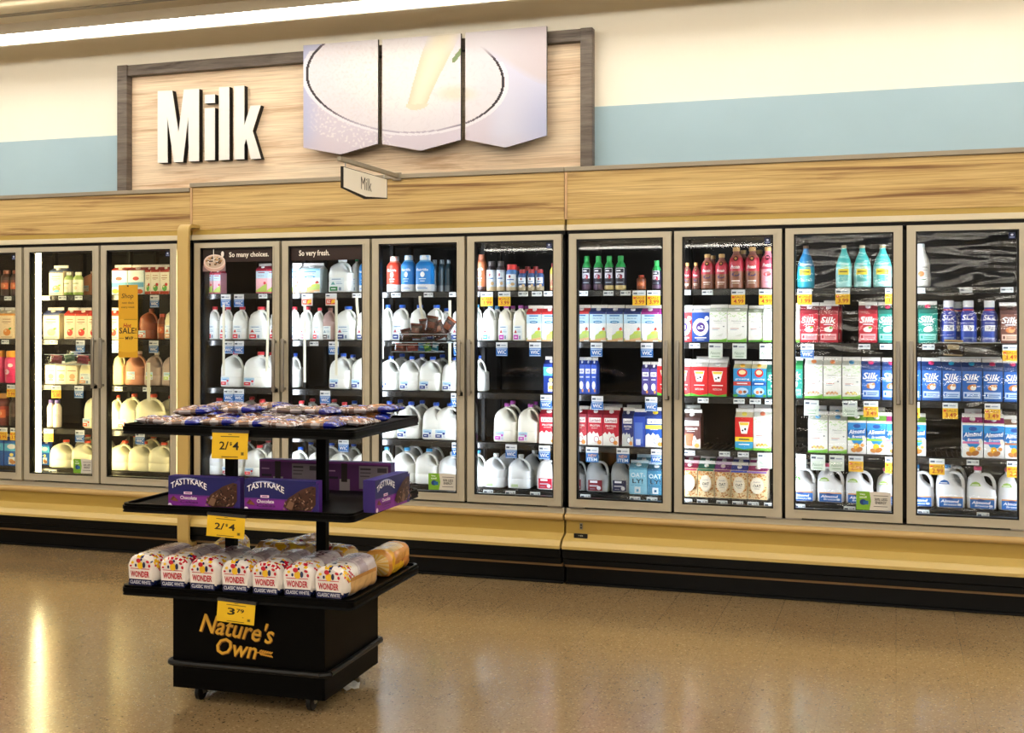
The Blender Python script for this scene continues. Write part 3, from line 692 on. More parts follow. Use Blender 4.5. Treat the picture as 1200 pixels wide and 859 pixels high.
def A_oat(top):
    def f(a):
        a.q(-.5,.5,0,1,'#e0c898'); r = random.Random(8)
        for k in range(120):
            u = r.uniform(-.46,.46); v = r.uniform(.03,.95)
            if (u/.36)**2+((v-.5)/.3)**2 < 1: continue
            a.e(u,v,.045,.022,r.choice(['#c07830','#a86428','#d89c58','#b86c20']),r.random()*3,6)
        a.e(0,.5,.35,.29,'#e8dcc4',n=20); a.t('PLANET',0,.62,.38,.05,'#70707c',.0); a.t('OAT',0,.49,.42,.10,'#20242c',.018); a.q(-.14,.14,.385,.40,'#606470'); a.q(-.5,.5,.93,1,top)
    return f
def A_oatly(bg, dark):
    def f(a):
        a.q(-.5,.5,0,1,bg); a.q(-.5,.5,.93,1,dark); a.t('OAT-',0,.72,.82,.17,'#d8e4e8',.018); a.t('LY!',-.02,.50,.6,.17,'#20303c' if bg != '#3c7c9c' else '#16242e',.018); a.q(-.2,.14,.04,.28,'#c4d0d4'); a.q(-.1,.04,.1,.2,dark); a.q(-.45,.45,.33,.345,dark)
    return f
def A_horizon(top='#c82420', bot='#2ca0d8'):
    def f(a):
        a.q(-.5,.5,0,1,top); a.p([(-.3,.86),(.3,.86),(.16,.50),(-.16,.50)],'#f4f0e0'); a.p([(-.26,.84),(.26,.84),(.22,.76),(-.22,.76)],'#e8c840'); a.e(0,.62,.2,.10,'#fbfbfb'); a.e(.06,.64,.06,.04,'#202020'); a.e(-.08,.60,.05,.03,'#202020')
        if bot: a.q(-.5,.5,0,.38,bot); a.q(-.5,.5,.26,.40,'#f0d020'); a.q(-.3,.3,.31,.35,'#404040'); a.q(-.3,.3,.16,.19,'#e8f4fa'); a.p([(-.5,0),(.5,0),(.5,.07),(0,.03),(-.5,.08)],'#48a838')
        else: a.q(-.3,.3,.36,.39,'#f8e8e0'); a.t('WITH DHA',0,.24,.5,.07,'#f8ece4',.008); a.p([(-.5,0),(.5,0),(.5,.09),(0,.03),(-.5,.11)],'#58b038')
    return f
def A_grow(c):
    def f(a):
        a.q(-.5,.5,0,1,'#2c8cc4'); a.e(0,.84,.3,.15,'#c42824'); a.e(0,.86,.2,.08,'#f0d8a0'); a.t('growing',0,.62,.8,.08,'#f8f8f8',.008); a.q(-.5,.5,.40,.54,c); a.q(-.3,.3,.45,.49,'#f4f0e8'); a.e(0,.2,.36,.13,'#b8d8f0'); a.e(-.1,.17,.12,.06,'#d87848'); a.e(.15,.18,.1,.05,'#784028'); a.e(-.38,.05,.14,.05,'#48a040'); a.e(.38,.05,.12,.05,'#48a040')
    return f
def A_oj(fr, top, bg='#f4e8d0'):
    def f(a):
        a.q(-.5,.5,0,1,bg); a.q(-.5,.5,.92,1,top); a.q(-.3,.3,.76,.79,'#b88050'); a.q(-.34,.3,.66,.69,'#a87060'); a.q(-.24,.1,.60,.62,'#b89070'); a.e(.02,.26,.27,.14,fr); a.e(-.08,.32,.08,.04,'#f8d0a0'); a.e(.24,.4,.12,.04,'#5c9c38',.6); a.q(-.4,.4,.06,.08,'#a88060')
    return f
def A_pink(a):
    a.q(-.5,.5,0,1,'#f0b8c4'); a.q(-.5,.5,.62,.92,'#c4e0f0'); a.q(-.5,.5,.92,1,'#c4304c'); a.q(-.3,.3,.84,.88,'#b04860'); scribble(a,.72,.6,'#905870'); a.p([(-.5,0),(.5,0),(.5,.4),(.1,.3),(-.5,.1)],'#b4cc60'); a.e(.3,.42,.12,.06,'#d84048'); a.q(-.5,.5,0,.05,'#d86878')
def A_box(c1, c2, t):
    def f(a):
        a.q(-.5,.5,0,1,c1); a.q(-.4,.4,.7,.86,'#f0f0f4'); a.t(t,0,.78,.6,.09,c2,.02); a.q(-.3,.3,.56,.6,'#e0e4f0'); a.e(0,.3,.3,.14,'#f4f4f8'); a.e(.2,.12,.14,.06,'#f09c48'); a.q(-.5,.5,0,.03,c2)
    return f
def A_dairy(c1):
    def f(a):
        a.q(-.5,.5,0,1,c1); a.q(-.5,.5,.6,.9,'#5cc0e8'); a.e(0,.78,.3,.10,'#f4f4f4'); a.e(.0,.45,.14,.07,'#f0e080'); a.q(-.2,.24,.06,.36,'#f4f8fa'); a.e(.0,.2,.16,.08,'#e0a050')
    return f

# jugs: w, h, how the shoulder rises, cap colour, label art
def jug(w, h, body, cap, art, capc=True, kind='gallon', opaque=False):
    m = MB(); N = 28; hw = w/2; dpt = hw*.98
    hc = h*.055
    ht = h - hc
    hx = hw*.22              # neck shifts away from the handle
    if kind == 'gallon':
        L = [(0, .88, .88, 0, 5), (.015, .97, .97, 0, 5), (.04, 1, 1, 0, 5), (.30, 1, 1, 0, 5), (.315, .975, .975, 0, 5), (.33, 1, 1, 0, 4.5), (.56, 1, 1, 0, 4), (.60, .84, .96, -.16, 3.6), (.66, .66, .92, -.32, 3.2), (.74, .55, .86, -.38, 2.9), (.82, .44, .70, -.36, 2.6), (.89, .33, .48, -.24, 2.4), (.935, .23, .28, -.06, 2.2), (.945, .215, .22, 0, 2), (1.0, .215, .22, 0, 2)]
        hpath = [(.02, .915), (.28, .905), (.50, .855), (.68, .78), (.80, .69), (.86, .60), (.84, .52)]
    elif kind == 'half':
        L = [(0, .88, .88, 0, 5), (.02, 1, 1, 0, 5), (.34, 1, 1, 0, 5), (.36, .97, .97, 0, 5), (.38, 1, 1, 0, 5), (.60, 1, 1, 0, 4.5), (.66, .80, .98, -.14, 4), (.80, .62, .86, -.26, 3.4), (.88, .44, .62, -.2, 2.8), (.93, .33, .34, -.06, 2.2), (.945, .32, .32, 0, 2), (1.0, .32, .32, 0, 2)]
        hpath = [(.08, .925), (.38, .91), (.62, .85), (.76, .76), (.78, .66), (.78, .56)]
    else:     # tall opaque jug with a big loop handle at one side
        L = [(0, .86, .86, 0, 4), (.02, .97, .97, 0, 4), (.30, 1, 1, 0, 4), (.50, .96, .96, -.03, 3.6), (.56, .80, .94, -.18, 3.2), (.66, .62, .88, -.32, 2.8), (.76, .54, .76, -.34, 2.6), (.84, .42, .54, -.30, 2.3), (.89, .27, .28, -.24, 2), (.905, .24, .24, -.24, 2), (1.0, .24, .24, -.24, 2)]
        hpath = [(-.06, .84), (.20, .875), (.46, .86), (.66, .80), (.80, .70), (.86, .58), (.84, .46)]
    vs = []; fs = []
    for (z, sx, sy, ox, e) in L:
        for k in range(N):
            a = 2*PI*k/N; ca, sa = math.cos(a), math.sin(a); q = (abs(ca)**e+abs(sa)**e)**(-1/e)
            vs.append((ox*hw+hw*sx*q*ca, dpt+dpt*sy*q*sa, z*ht))
    for i in range(len(L)-1):
        for k in range(N): k2 = (k+1) % N; fs.append((i*N+k, i*N+k2, (i+1)*N+k2, (i+1)*N+k))
    fs.append(tuple(reversed(range(N)))); fs.append(tuple(range((len(L)-1)*N, len(L)*N)))
    m.add(vs, fs, lin(body))
    r0 = w*(.056 if kind == 'gallon' else .062)
    m.tube([(u*hw, dpt*.70, v*ht) for u, v in hpath], [r0]*len(hpath), body, 8)
    c = MB(); ox = L[-1][3]*hw; cr = max(L[-1][1]*hw*1.16, .0165)
    c.lathe([(ht*.965, cr*.97), (ht*.97, cr), (h-.003, cr*.97), (h, cr*.86)], lambda z, t: cap, 16, ox, dpt)
    lb = MB(); art(lb, w, ht)
    r = [('jug_body', m, 'hdpe'), ('cap', c, 'plastic')]
    if lb.v: r.append(('label', lb, 'print'))
    return r, w, h
def J_lab(c, c2='#3c70b8', u=-.20, v=.17, s=1):
    def f(m, w, h):
        a = art_xy(m, w, 0, h, -.0004)
        m.box((u-.20*s)*w, (u+.20*s)*w, -.0006, .002, (v-.11)*h, (v+.13)*h, '#dce4ea')
        a.q(u-.19*s,u+.19*s,v+.03,v+.12,'#a8cce4'); a.q(u-.12*s,u+.08*s,v+.05,v+.07,c2); a.q(u-.19*s,u+.05*s,v-.10,v-.005,c); a.e(u+.12*s,v+.02,.05*s,.035,c); a.q(u-.14*s,u-.02*s,v-.06,v-.04,'#e8f0f4')
        a.q(u+.09*s,u+.17*s,v-.08,v-.07,'#606870'); a.q(u+.09*s,u+.17*s,v-.05,v-.04,'#606870')
    return f
def J_half(c, c2='#c03030'):
    def f(m, w, h):
        a = art_xy(m, w, 0, h, -.0004)
        m.box(-.40*w, .24*w, -.0006, .002, .03*h, .46*h, '#dfe8ea')
        a.q(-.3,.1,.40,.42,'#4878a8'); a.p([(-.34,.24),(-.24,.34),(-.14,.24)],c2); a.q(-.1,.16,.26,.28,'#88a8c0'); a.q(-.1,.12,.31,.33,'#b0c8d8'); a.q(-.38,-.04,.05,.18,c); a.q(-.32,-.12,.10,.13,'#f0f4f6'); a.q(.02,.12,.06,.16,'#7088a0')
    return f
def J_alm(c2):
    def f(m, w, h):
        m.proj = lambda v: (v[0], v[1], v[2])
        a = art_xy(m, w, 0, h, -.0004)
        m.box(-.40*w, .40*w, -.0006, .003, .03*h, .29*h, '#2468b4')
        a.q(-.40,.40,.26,.29,'#e8a050'); a.e(-.06,.24,.14,.03,'#1c4484'); a.t('Almond',-.04,.18,.6,.075,'#f8fafc',.018,.2); a.t('Breeze',-.02,.10,.44,.05,'#e8f0f8',.014,.2); a.q(-.40,.40,.03,.055,'#1c4c90'); a.e(.28,.10,.07,.03,'#d8e4f0')
        m2y = .016*w/.13
        m.lift += .0; a2 = art_xy(m, w, 0, h, .0)
        a2.p([(-.42,.60),(-.34,.68),(-.22,.71),(-.10,.68),(-.04,.60)],c2) ; a2.q(-.36,-.12,.62,.64,'#f0f4f0')
    return f
def J_none(m, w, h): pass
def J_lac(c):
    def f(m, w, h):
        a = art_xy(m, w, 0, h, -.0004)
        m.box(-.34*w, .26*w, -.0006, .003, .05*h, .36*h, c); a.q(-.26,.06,.28,.34,'#e8ecf4'); a.q(-.28,.1,.17,.21,'#b8b8c4'); a.e(.12,.13,.09,.06,'#d8dce4'); a.q(-.26,-.04,.09,.11,'#9090a0')
    return f

# bottles
def bottle(prof, h, w, bands, cap, capz, art=None, seg=18, sq=2.0, y=None, mat='plastic', body='bottle'):
    m = MB(); r = w/2
    P_ = [(z*h, q*r) for z, q in prof]
    P2 = []
    for i in range(len(P_)-1):
        n = max(1, int((P_[i+1][0]-P_[i][0])/(h*.06)))
        for k in range(n): P2.append((P_[i][0]+(P_[i+1][0]-P_[i][0])*k/n, P_[i][1]+(P_[i+1][1]-P_[i][1])*k/n))
    P2.append(P_[-1])
    zs = sorted(set([round(b[0]*h, 5) for b in bands]))
    def rad(z):
        for i in range(len(P_)-1):
            if P_[i][0] <= z <= P_[i+1][0]: t = (z-P_[i][0])/max(1e-9, P_[i+1][0]-P_[i][0]); return P_[i][1]+(P_[i+1][1]-P_[i][1])*t
        return P_[-1][1]
    allz = sorted(set([round(p[0], 5) for p in P2] + zs)); P3 = [(z, rad(z)) for z in allz]
    def cf(z, t):
        c = bands[0][1]
        for b in bands:
            if z >= b[0]*h: c = b[1]
        return c
    m.lathe(P3, cf, seg, 0, r, sq)
    if art:
        m.proj = lambda v: (v[0], r - math.sqrt(max(0, (rad(v[2])+.0006)**2 - v[0]**2)) + v[1] if abs(v[0]) < rad(v[2]) else r, v[2]) if sq < 2.5 else (v[0], r - rad(v[2]) + v[1], v[2])
        m.lift = 0; art(art_xy(m, w, 0, h, 0))
    c = MB(); cr = rad(capz*h)*1.12
    c.lathe([(capz*h, cr), ((capz+1)/2*h, cr), (h*.99, cr*.97), (h, cr*.85)], lambda z, t: cap, 14, 0, r)
    return [(body, m, mat), ('cap', c, 'plastic')], w, h
PB = [(0, .9), (.02, 1), (.60, 1), (.66, .97), (.74, .80), (.82, .52), (.86, .42), (.99, .42)]
PW = [(0, .92), (.02, 1), (.70, 1), (.76, .9), (.84, .62), (.87, .55), (.99, .55)]
PT = [(0, .86), (.02, .97), (.34, 1), (.52, .94), (.68, .72), (.80, .44), (.88, .30), (.93, .27), (.99, .27)]
def B_prot(a): a.t('Protein',-.02,.52,.56,.085,'#f8f4ee',.018,.25); a.e(0,.72,.16,.06,'#281c18'); a.e(0,.72,.08,.03,'#c8a060'); a.q(-.26,.26,.17,.2,'#e8d8c8'); a.q(-.22,.22,.12,.14,'#d8c4b0'); a.e(0,.34,.26,.05,'#4a3458'); a.e(.06,.36,.14,.035,'#8c6040')
def B_protp(a): a.t('Protein',-.02,.56,.56,.085,'#f8f4ee',.018,.25); a.e(0,.74,.16,.06,'#281c18'); a.e(0,.34,.26,.05,'#e04848'); a.e(.06,.38,.14,.035,'#f07068'); a.q(-.2,.2,.14,.16,'#d88890')
def B_green(a): a.q(-.38,.38,.34,.64,'#d8d8e4'); a.q(-.34,.34,.5,.62,'#2c2438'); a.q(-.3,.1,.54,.58,'#e8e8f0'); a.e(.02,.4,.24,.06,'#7c2850'); a.e(.12,.36,.12,.04,'#b83c4c'); a.q(-.3,.3,.2,.23,'#8c98a8')
def B_teal(a): a.t('ripple',-.02,.55,.6,.08,'#eafafa',.014); a.q(-.34,.30,.30,.44,'#f0d838'); a.q(-.3,.26,.14,.30,'#60b8b0'); a.q(-.26,.22,.36,.39,'#806c20'); a.t('milk',.12,.48,.34,.04,'#f0e060',.008)
def B_fair(c):
    def f(a): a.t('fairlife',0,.60,.66,.07,'#f8fafc',.008); a.e(0,.47,.13,.075,'#f4f8fa'); a.q(-.2,.2,.34,.36,'#d8ecf8'); a.q(-.14,.14,.28,.3,'#d8ecf8'); a.q(-.3,.3,.08,.10,c); a.q(-.3,.2,.12,.135,'#90a4b8')
    return f
def B_silkp(a): a.t('Silk',0,.60,.72,.13,'#f8f8fa',.018,.2); a.t('PROTEIN',0,.47,.56,.04,'#d0d8f0',.008); a.q(-.3,.3,.28,.42,'#f0f2f8'); a.t('13g',0,.35,.44,.10,'#202c6c',.014); a.q(-.3,.3,.1,.14,'#90a8e0')
def B_small(a): a.q(-.44,.44,.34,.62,'#d8e4ec'); a.e(-.05,.54,.1,.06,'#8c3840'); a.q(-.3,.3,.40,.44,'#4868a0'); a.e(.2,.25,.16,.06,'#c8a878'); a.e(-.1,.2,.2,.06,'#e8e0d4')
def B_nesq(a): a.t('Nes',0,.55,.16,.34,'#2048a0',.014); a.e(.1,.3,.3,.12,'#e87068'); a.q(-.4,.4,.1,.16,'#f4e0a0')
def B_tea(a): a.q(-.4,.4,.25,.5,'#c86030'); a.e(0,.38,.22,.08,'#e8b080')
def B_pink(a): a.e(-.1,.35,.2,.08,'#f8d8e4'); a.e(.15,.55,.16,.06,'#f8e8f0'); a.q(-.3,.3,.2,.24,'#c41850')
def B_calif(a): a.t('CALIFIA',0,.45,.66,.05,'#484440',.008); a.e(-.02,.30,.16,.07,'#d87848'); a.q(-.24,.24,.16,.18,'#48704c'); a.q(-.3,.3,.38,.39,'#8c8478')
MILKC = '#e9ebe6'; MILKC_WARM = '#f2ecc8'  # second tone: milk plastic with the warm lamplight mixed into its colour
KINDS = {
 'nat_navy': ('milk_carton', 'navy-topped blue and white milk carton', 'carton', lambda: carton('#e8f0f4', '#243a78', '#eeeeee', A_nature('#20306c'))),
 'nat_red': ('milk_carton', 'red-topped blue and white milk carton', 'carton', lambda: carton('#e8f0f4', '#c02c30', '#eeeeee', A_nature('#c02c30'))),
 'nat_purple': ('milk_carton', 'magenta-topped milk carton', 'carton', lambda: carton('#e8f0f4', '#a03088', '#eeeeee', A_nature('#a03088'))),
 'nat_green': ('milk_carton', 'light blue milk carton with white top', 'carton', lambda: carton('#d8ecf4', '#d8dcdc', '#f4f4f4', A_nature('#7cc4dc'))),
 'lac_red': ('milk_carton', 'red and white milk carton', 'carton', lambda: carton('#b81c30', '#a81828', '#f0f0f0', A_lact('#c42238', '#98142c'))),
 'lac_navy': ('milk_carton', 'navy and white milk carton', 'carton', lambda: carton('#28306c', '#202858', '#f0f0f0', A_lact('#283070', '#181f50', bot='#cdd0cc'))),
 'lac_blue': ('milk_carton', 'blue milk carton with plain nutrition side', 'carton', lambda: carton('#2c48a8', '#2040a0', '#f0f0f0', lambda a: (a.q(-.5,.5,0,1,'#2c4cb0'), a.q(-.4,.3,.1,.8,'#5474c4'), a.q(-.3,.1,.05,.25,'#e0e4f0')), capc=False)),
 'lac_yel': ('milk_carton', 'blue milk carton with yellow stripe and cap', 'carton', lambda: carton('#2048a0', '#1c3c90', '#f0d020', lambda a: (A_lact('#2050a8', '#183880', '')(a), a.q(-.5,.5,.58,.7,'#f0e050')))),
 'lac_brown': ('milk_carton', 'brown chocolate milk carton', 'carton', lambda: carton('#4c2c28', '#40241e', '#e8e4e0', lambda a: (A_lact('#582e28', '#38201c', 'CHOCOLATE', '#c4bcb4')(a), a.p([(-.3,.08),(.05,.08),(.1,.48),(-.36,.48)],'#c0603c')))),
 'lac_dark': ('milk_carton', 'dark blue lactose-free milk carton', 'carton', lambda: carton('#182c84', '#162470', '#e8e8f0', A_dairy('#1c3c98'))),
 'a2_blue': ('milk_carton', 'blue milk carton with white disc', 'carton', lambda: carton('#20489c', '#e8e8ec', '#eeeeee', A_a2('#20489c'))),
 'a2_red': ('milk_carton', 'red milk carton with white disc', 'carton', lambda: carton('#c0282c', '#e8e8ec', '#eeeeee', A_a2('#c4282c'))),
 'org': ('milk_carton', 'white and green organic milk carton', 'carton', lambda: carton('#ececE6', '#dfe8d4', '#e4e4e0', A_org())),
 'org_or': ('milk_carton', 'white and green carton with orange cap', 'carton', lambda: carton('#ecece6', '#e4e8dc', '#e88848', A_org('#78c048', ['#d8a078', '#e4b890', '#c89068']))),
 'org_bl': ('milk_carton', 'white and green carton with blue cap', 'carton', lambda: carton('#ecece6', '#e4e8dc', '#58a0d0', A_org('#78c048', ['#d8b890', '#e8d070', '#c8a080']))),
 'org_oats': ('milk_carton', 'white organic carton with oat picture', 'carton', lambda: carton('#ecece6', '#e4e8dc', '#c86848', A_org('#78c048', ['#d8a040', '#e8b860', '#c89038']))),
 'org_dark': ('milk_carton', 'dull green organic milk carton', 'carton', lambda: carton('#c8ccc0', '#a8b498', '#b8bcb0', A_org('#4c8834'))),
 'silk_red': ('plant_milk_carton', 'crimson plant milk carton', 'carton', lambda: carton('#b82434', '#8c1c30', '#e4dce0', A_silk('#c42c3c', '#8c1828', ('#f0ece4', '#fbfbf8', '#78b040')))),
 'silk_teal': ('plant_milk_carton', 'teal coconut milk carton', 'carton', lambda: carton('#1c8070', '#105c50', '#e8406c', A_silk('#1c8474', '#0f5c50', ('#f4f4f0', '#d8d4cc', '#fbfbfb')))),
 'silk_blue': ('plant_milk_carton', 'bright blue almond milk carton', 'carton', lambda: carton('#2058a8', '#183c7c', '#e84078', A_silk('#2462b4', '#16386c', ('#c07840', '#f4f0ea', '#dca470')))),
 'silk_bluec': ('plant_milk_carton', 'bright blue almond milk carton with cyan cap', 'carton', lambda: carton('#2058a8', '#183c7c', '#30b0d8', A_silk('#2462b4', '#16386c', ('#c07840', '#f4f0ea', '#dca470')))),
 'silk_brown': ('plant_milk_carton', 'brown chocolate plant milk carton', 'carton', lambda: carton('#6c4438', '#503028', '#302420', A_silk('#7c5044', '#50302c', ('#d88048', '#e8a068', '#a85c34')))),
 'silk_green': ('plant_milk_carton', 'green plant milk carton', 'carton', lambda: carton('#2c9c54', '#1c7c40', '#e8e8e8', A_silk('#1c8474', '#1c7c40', ('#f4f4f0', '#c8d8b0', '#fbfbfb')))),
 'alm_green': ('plant_milk_carton', 'light blue almond milk carton with green top', 'carton', lambda: carton('#e8eef0', '#78b440', '#f0f4f0', A_alm('#8cc840', '#78b440'))),
 'alm_pink': ('plant_milk_carton', 'light blue almond milk carton with magenta top', 'carton', lambda: carton('#e8eef0', '#b03078', '#f0f4f0', A_alm('#d878a8', '#b03078'))),
 'alm_brown': ('plant_milk_carton', 'light blue almond milk carton with brown top', 'carton', lambda: carton('#e8eef0', '#8c6450', '#e8e4e0', A_alm('#b07850', '#8c6450'))),
 'oat_maroon': ('oat_milk_carton', 'oat milk carton with maroon top', 'carton', lambda: carton('#e4d4b4', '#8c2040', '#eceae4', A_oat('#8c2040'), fin='#d0a8b0')),
 'oat_green': ('oat_milk_carton', 'oat milk carton with dark green top', 'carton', lambda: carton('#e4d4b4', '#1c6048', '#eceae4', A_oat('#1c6048'))),
 'oat_purple': ('oat_milk_carton', 'oat milk carton with purple top', 'carton', lambda: carton('#e4d4b4', '#682c68', '#eceae4', A_oat('#702c5c'), fin='#d0b8d0')),
 'oat_blue': ('oat_milk_carton', 'oat milk carton with blue top', 'carton', lambda: carton('#e4d4b4', '#3848a0', '#eceae4', A_oat('#3848a0'))),
 'oat_mag': ('oat_milk_carton', 'oat milk carton with magenta top', 'carton', lambda: carton('#e4d4b4', '#a82c70', '#eceae4', A_oat('#8c68a8'))),
 'oatly': ('oat_milk_carton', 'pale blue oat drink carton with large lettering', 'carton', lambda: carton('#78b4cc', '#5c9cb8', '#dce8ec', A_oatly('#7cb8d0', '#4c8ca8'), fin='#b8d8e4')),
 'oatly_d': ('oat_milk_carton', 'darker blue oat drink carton with large lettering', 'carton', lambda: carton('#3c7c9c', '#2c6480', '#dce8ec', A_oatly('#3c7c9c', '#28587a'), fin='#a8c8dc')),
 'hor_red': ('milk_carton', 'red organic milk carton with green foot', 'carton', lambda: carton('#b81c20', '#e0dcd4', '#f0f0f0', A_horizon('#c41c20', None))),
 'hor_blue': ('milk_carton', 'red organic milk carton with yellow and blue foot', 'carton', lambda: carton('#c0a020', '#e8e0c0', '#f0e060', A_horizon())),
 'grow_red': ('milk_carton', 'blue toddler milk carton with red band', 'carton', lambda: carton('#2c7cac', '#e4d8a8', '#e8b030', A_grow('#c03c34'))),
 'grow_blue': ('milk_carton', 'blue toddler milk carton with dark blue band', 'carton', lambda: carton('#2c7cac', '#e4d8a8', '#e8b030', A_grow('#1c4c90'))),
 'oj_red': ('juice_carton', 'cream juice carton with red top', 'carton', lambda: carton('#f0dcb8', '#c8301c', '#f4ead8', A_oj('#d84038', '#c8341c', '#f4dcc0'))),
 'oj_blue': ('juice_carton', 'cream juice carton with navy top', 'carton', lambda: carton('#f0dcb8', '#384468', '#e8e4dc', lambda a: (A_oj('#c87848', '#2c3c60', '#f4dcb4')(a), a.e(.05,.16,.22,.06,'#3c94c0')))),
 'oj_plain': ('juice_carton', 'pale cream carton with faint print', 'carton', lambda: carton('#ece4c8', '#3c4878', '#e4e0d4', A_oj('#e0c890', '#44507c', '#ece4c8'))),
 'oj_orange': ('juice_carton', 'orange and cream juice carton', 'carton', lambda: carton('#f0d0a0', '#e8dcc4', '#f0e8dc', A_oj('#e8903c', '#e89c40', '#f4dcb4'))),
 'oj_farm': ('juice_carton', 'red-topped cream juice carton with fruit picture', 'carton', lambda: carton('#f0e4c8', '#a82c20', '#f0e8dc', lambda a: (A_oj('#5cac4c', '#b0342c', '#ece8d4')(a), a.q(-.5,.5,.0,.12,'#b04028'), a.e(.2,.4,.16,.07,'#c83830')))),
 'oj_blu2': ('juice_carton', 'blue and white juice carton with red cap', 'carton', lambda: carton('#dce8ec', '#a82c28', '#f4e4dc', lambda a: (a.q(-.5,.5,0,1,'#c4dce4'), a.q(-.5,.5,.55,1,'#dce8e8'), a.e(0,.66,.2,.08,'#c84840'), a.q(-.5,.5,.3,.5,'#5c9cc0'), a.e(-.2,.14,.2,.1,'#e8c040'), a.e(.25,.12,.2,.1,'#c85830')))),
 'pink': ('milk_carton', 'pink and pale blue milk carton', 'carton', lambda: carton('#e8a8b8', '#c0304c', '#f4f0f0', A_pink)),
 'blue_straw': ('milk_carton', 'blue carton of sweetened milk', 'carton', lambda: carton('#1c4cac', '#183c98', '#e8e8e8', lambda a: (A_dairy('#1c64bc')(a), a.e(.1,.15,.2,.08,'#b87c48')))),
 'cream_sm': ('cream_carton', 'small cream carton with orange print', 'carton', lambda: carton('#f4e8c8', '#f0e0c0', '#f4f0e4', lambda a: (a.q(-.5,.5,0,1,'#f6ecd0'), a.q(-.4,.4,.7,.76,'#c8a080'), a.e(.05,.42,.28,.14,'#e8a070'), a.q(-.2,.3,.2,.26,'#c86838')))),
 'jug_red': ('milk_jug', 'red-capped gallon milk jug', 'milk jug', lambda: jug(.155, .262, MILKC, '#d83a42', J_lab('#d02c38'))),
 'jug_blue': ('milk_jug', 'blue-capped gallon milk jug', 'milk jug', lambda: jug(.155, .262, MILKC, '#2858c8', J_lab('#243c84'))),
 'jug_lb': ('milk_jug', 'light-blue-capped gallon milk jug', 'milk jug', lambda: jug(.155, .262, MILKC, '#48a8e0', J_none)),
 'jug_purple': ('milk_jug', 'purple-capped gallon milk jug', 'milk jug', lambda: jug(.155, .262, '#eceade', '#a03c9c', J_lab('#c850c0', '#c080c0'))),
 'jug_warm': ('milk_jug', 'orange-capped gallon milk jug tinted for yellowish light', 'milk jug', lambda: jug(.155, .262, MILKC_WARM, '#e04c28', J_none)),
 'jug_warml': ('milk_jug', 'orange-capped gallon jug with printed label', 'milk jug', lambda: jug(.155, .262, MILKC_WARM, '#e04c28', J_lab('#d86840', '#b09070', u=-.24))),
 'jug_tea': ('juice_jug', 'pinkish brown tea jug with white label', 'juice jug', lambda: jug(.155, .262, '#c88868', '#d8b8a8', J_lab('#e8d8c8', '#d0a080', u=-.1, v=.3))),
 'jug_grape': ('juice_jug', 'greyish brown juice jug with green label', 'juice jug', lambda: jug(.155, .262, '#a8948c', '#c8b8a8', J_lab('#b4d068', '#a0b870', u=-.1, v=.3))),
 'jug_lemon': ('juice_jug', 'pale yellow juice jug', 'juice jug', lambda: jug(.12, .25, '#e4d8a0', '#d8cc90', J_none, kind='half')),
 'jug_water': ('milk_jug', 'white-capped clear-white gallon jug', 'milk jug', lambda: jug(.155, .262, '#e6ebee', '#e8ecee', lambda m, w, h: (m.box(-.3*w, .0*w, -.0006, .002, .05*h, .14*h, '#b4cca0'),))),
 'jug_lac': ('milk_jug', 'white jug with red cap and red label', 'milk jug', lambda: jug(.150, .262, '#eceef0', '#e04460', J_lac('#c0203c'), kind='alm')),
 'jug_shade_red': ('milk_jug', 'shade-greyed white capless jug with red label', 'milk jug', lambda: jug(.150, .25, '#9a9ea0', '#b4b8bc', J_lac('#7c1c28'), kind='alm')),  # white jug and its label greyed in colour to stand for weak light
 'jug_shade_navy': ('milk_jug', 'shade-greyed white capless jug with navy label', 'milk jug', lambda: jug(.150, .25, '#9a9ea0', '#b4b8bc', J_lac('#20244c'), kind='alm')),  # likewise, weak light put into the body and label colours
 'half_red': ('milk_jug', 'red-capped half gallon milk jug', 'milk jug', lambda: jug(.105, .250, MILKC, '#d83040', J_half('#d02c38'), kind='half')),
 'half_blue': ('milk_jug', 'blue-capped half gallon milk jug', 'milk jug', lambda: jug(.105, .250, MILKC, '#2460cc', J_half('#243c84', '#b04860'), kind='half')),
 'half_lb': ('milk_jug', 'light-blue-capped half gallon milk jug', 'milk jug', lambda: jug(.105, .250, MILKC, '#58a8dc', J_half('#2c98c8'), kind='half')),
 'half_purple': ('milk_jug', 'purple-capped half gallon milk jug', 'milk jug', lambda: jug(.105, .250, '#eceadc', '#a84ca0', J_half('#c848b8'), kind='half')),
 'half_green': ('milk_jug', 'half gallon milk jug with green label', 'milk jug', lambda: jug(.115, .250, MILKC, '#d8e0e0', J_half('#1c8448', '#60a8a0'), kind='half')),
 'half_greenc': ('milk_jug', 'green-capped half gallon milk jug', 'milk jug', lambda: jug(.115, .250, MILKC, '#2c8c5c', J_half('#1c8448', '#60a8a0'), kind='half')),
 'half_choc': ('milk_jug', 'brownish half gallon chocolate milk jug', 'milk jug', lambda: jug(.105, .250, '#b49894', '#8c6058', J_half('#70686c', '#88a0b0'), kind='half')),
 'half_warm': ('milk_jug', 'red-capped half gallon jug tinted for yellowish light', 'milk jug', lambda: jug(.105, .250, MILKC_WARM, '#c8342c', J_half('#e8b080', '#d89070'), kind='half')),
 'alm_pinkj': ('almond_milk_jug', 'white almond milk jug with pink cap', 'almond milk jug', lambda: jug(.158, .250, '#e9ebee', '#e85080', J_alm('#9cc05c'), kind='alm')),
 'alm_bluej': ('almond_milk_jug', 'white almond milk jug with blue cap', 'almond milk jug', lambda: jug(.158, .250, '#e9ebee', '#2c80c0', J_alm('#2c60a8'), kind='alm')),
 'alm_tealj': ('almond_milk_jug', 'white almond milk jug with teal cap', 'almond milk jug', lambda: jug(.158, .250, '#e9ebee', '#28b0a4', J_alm('#60b848'), kind='alm')),
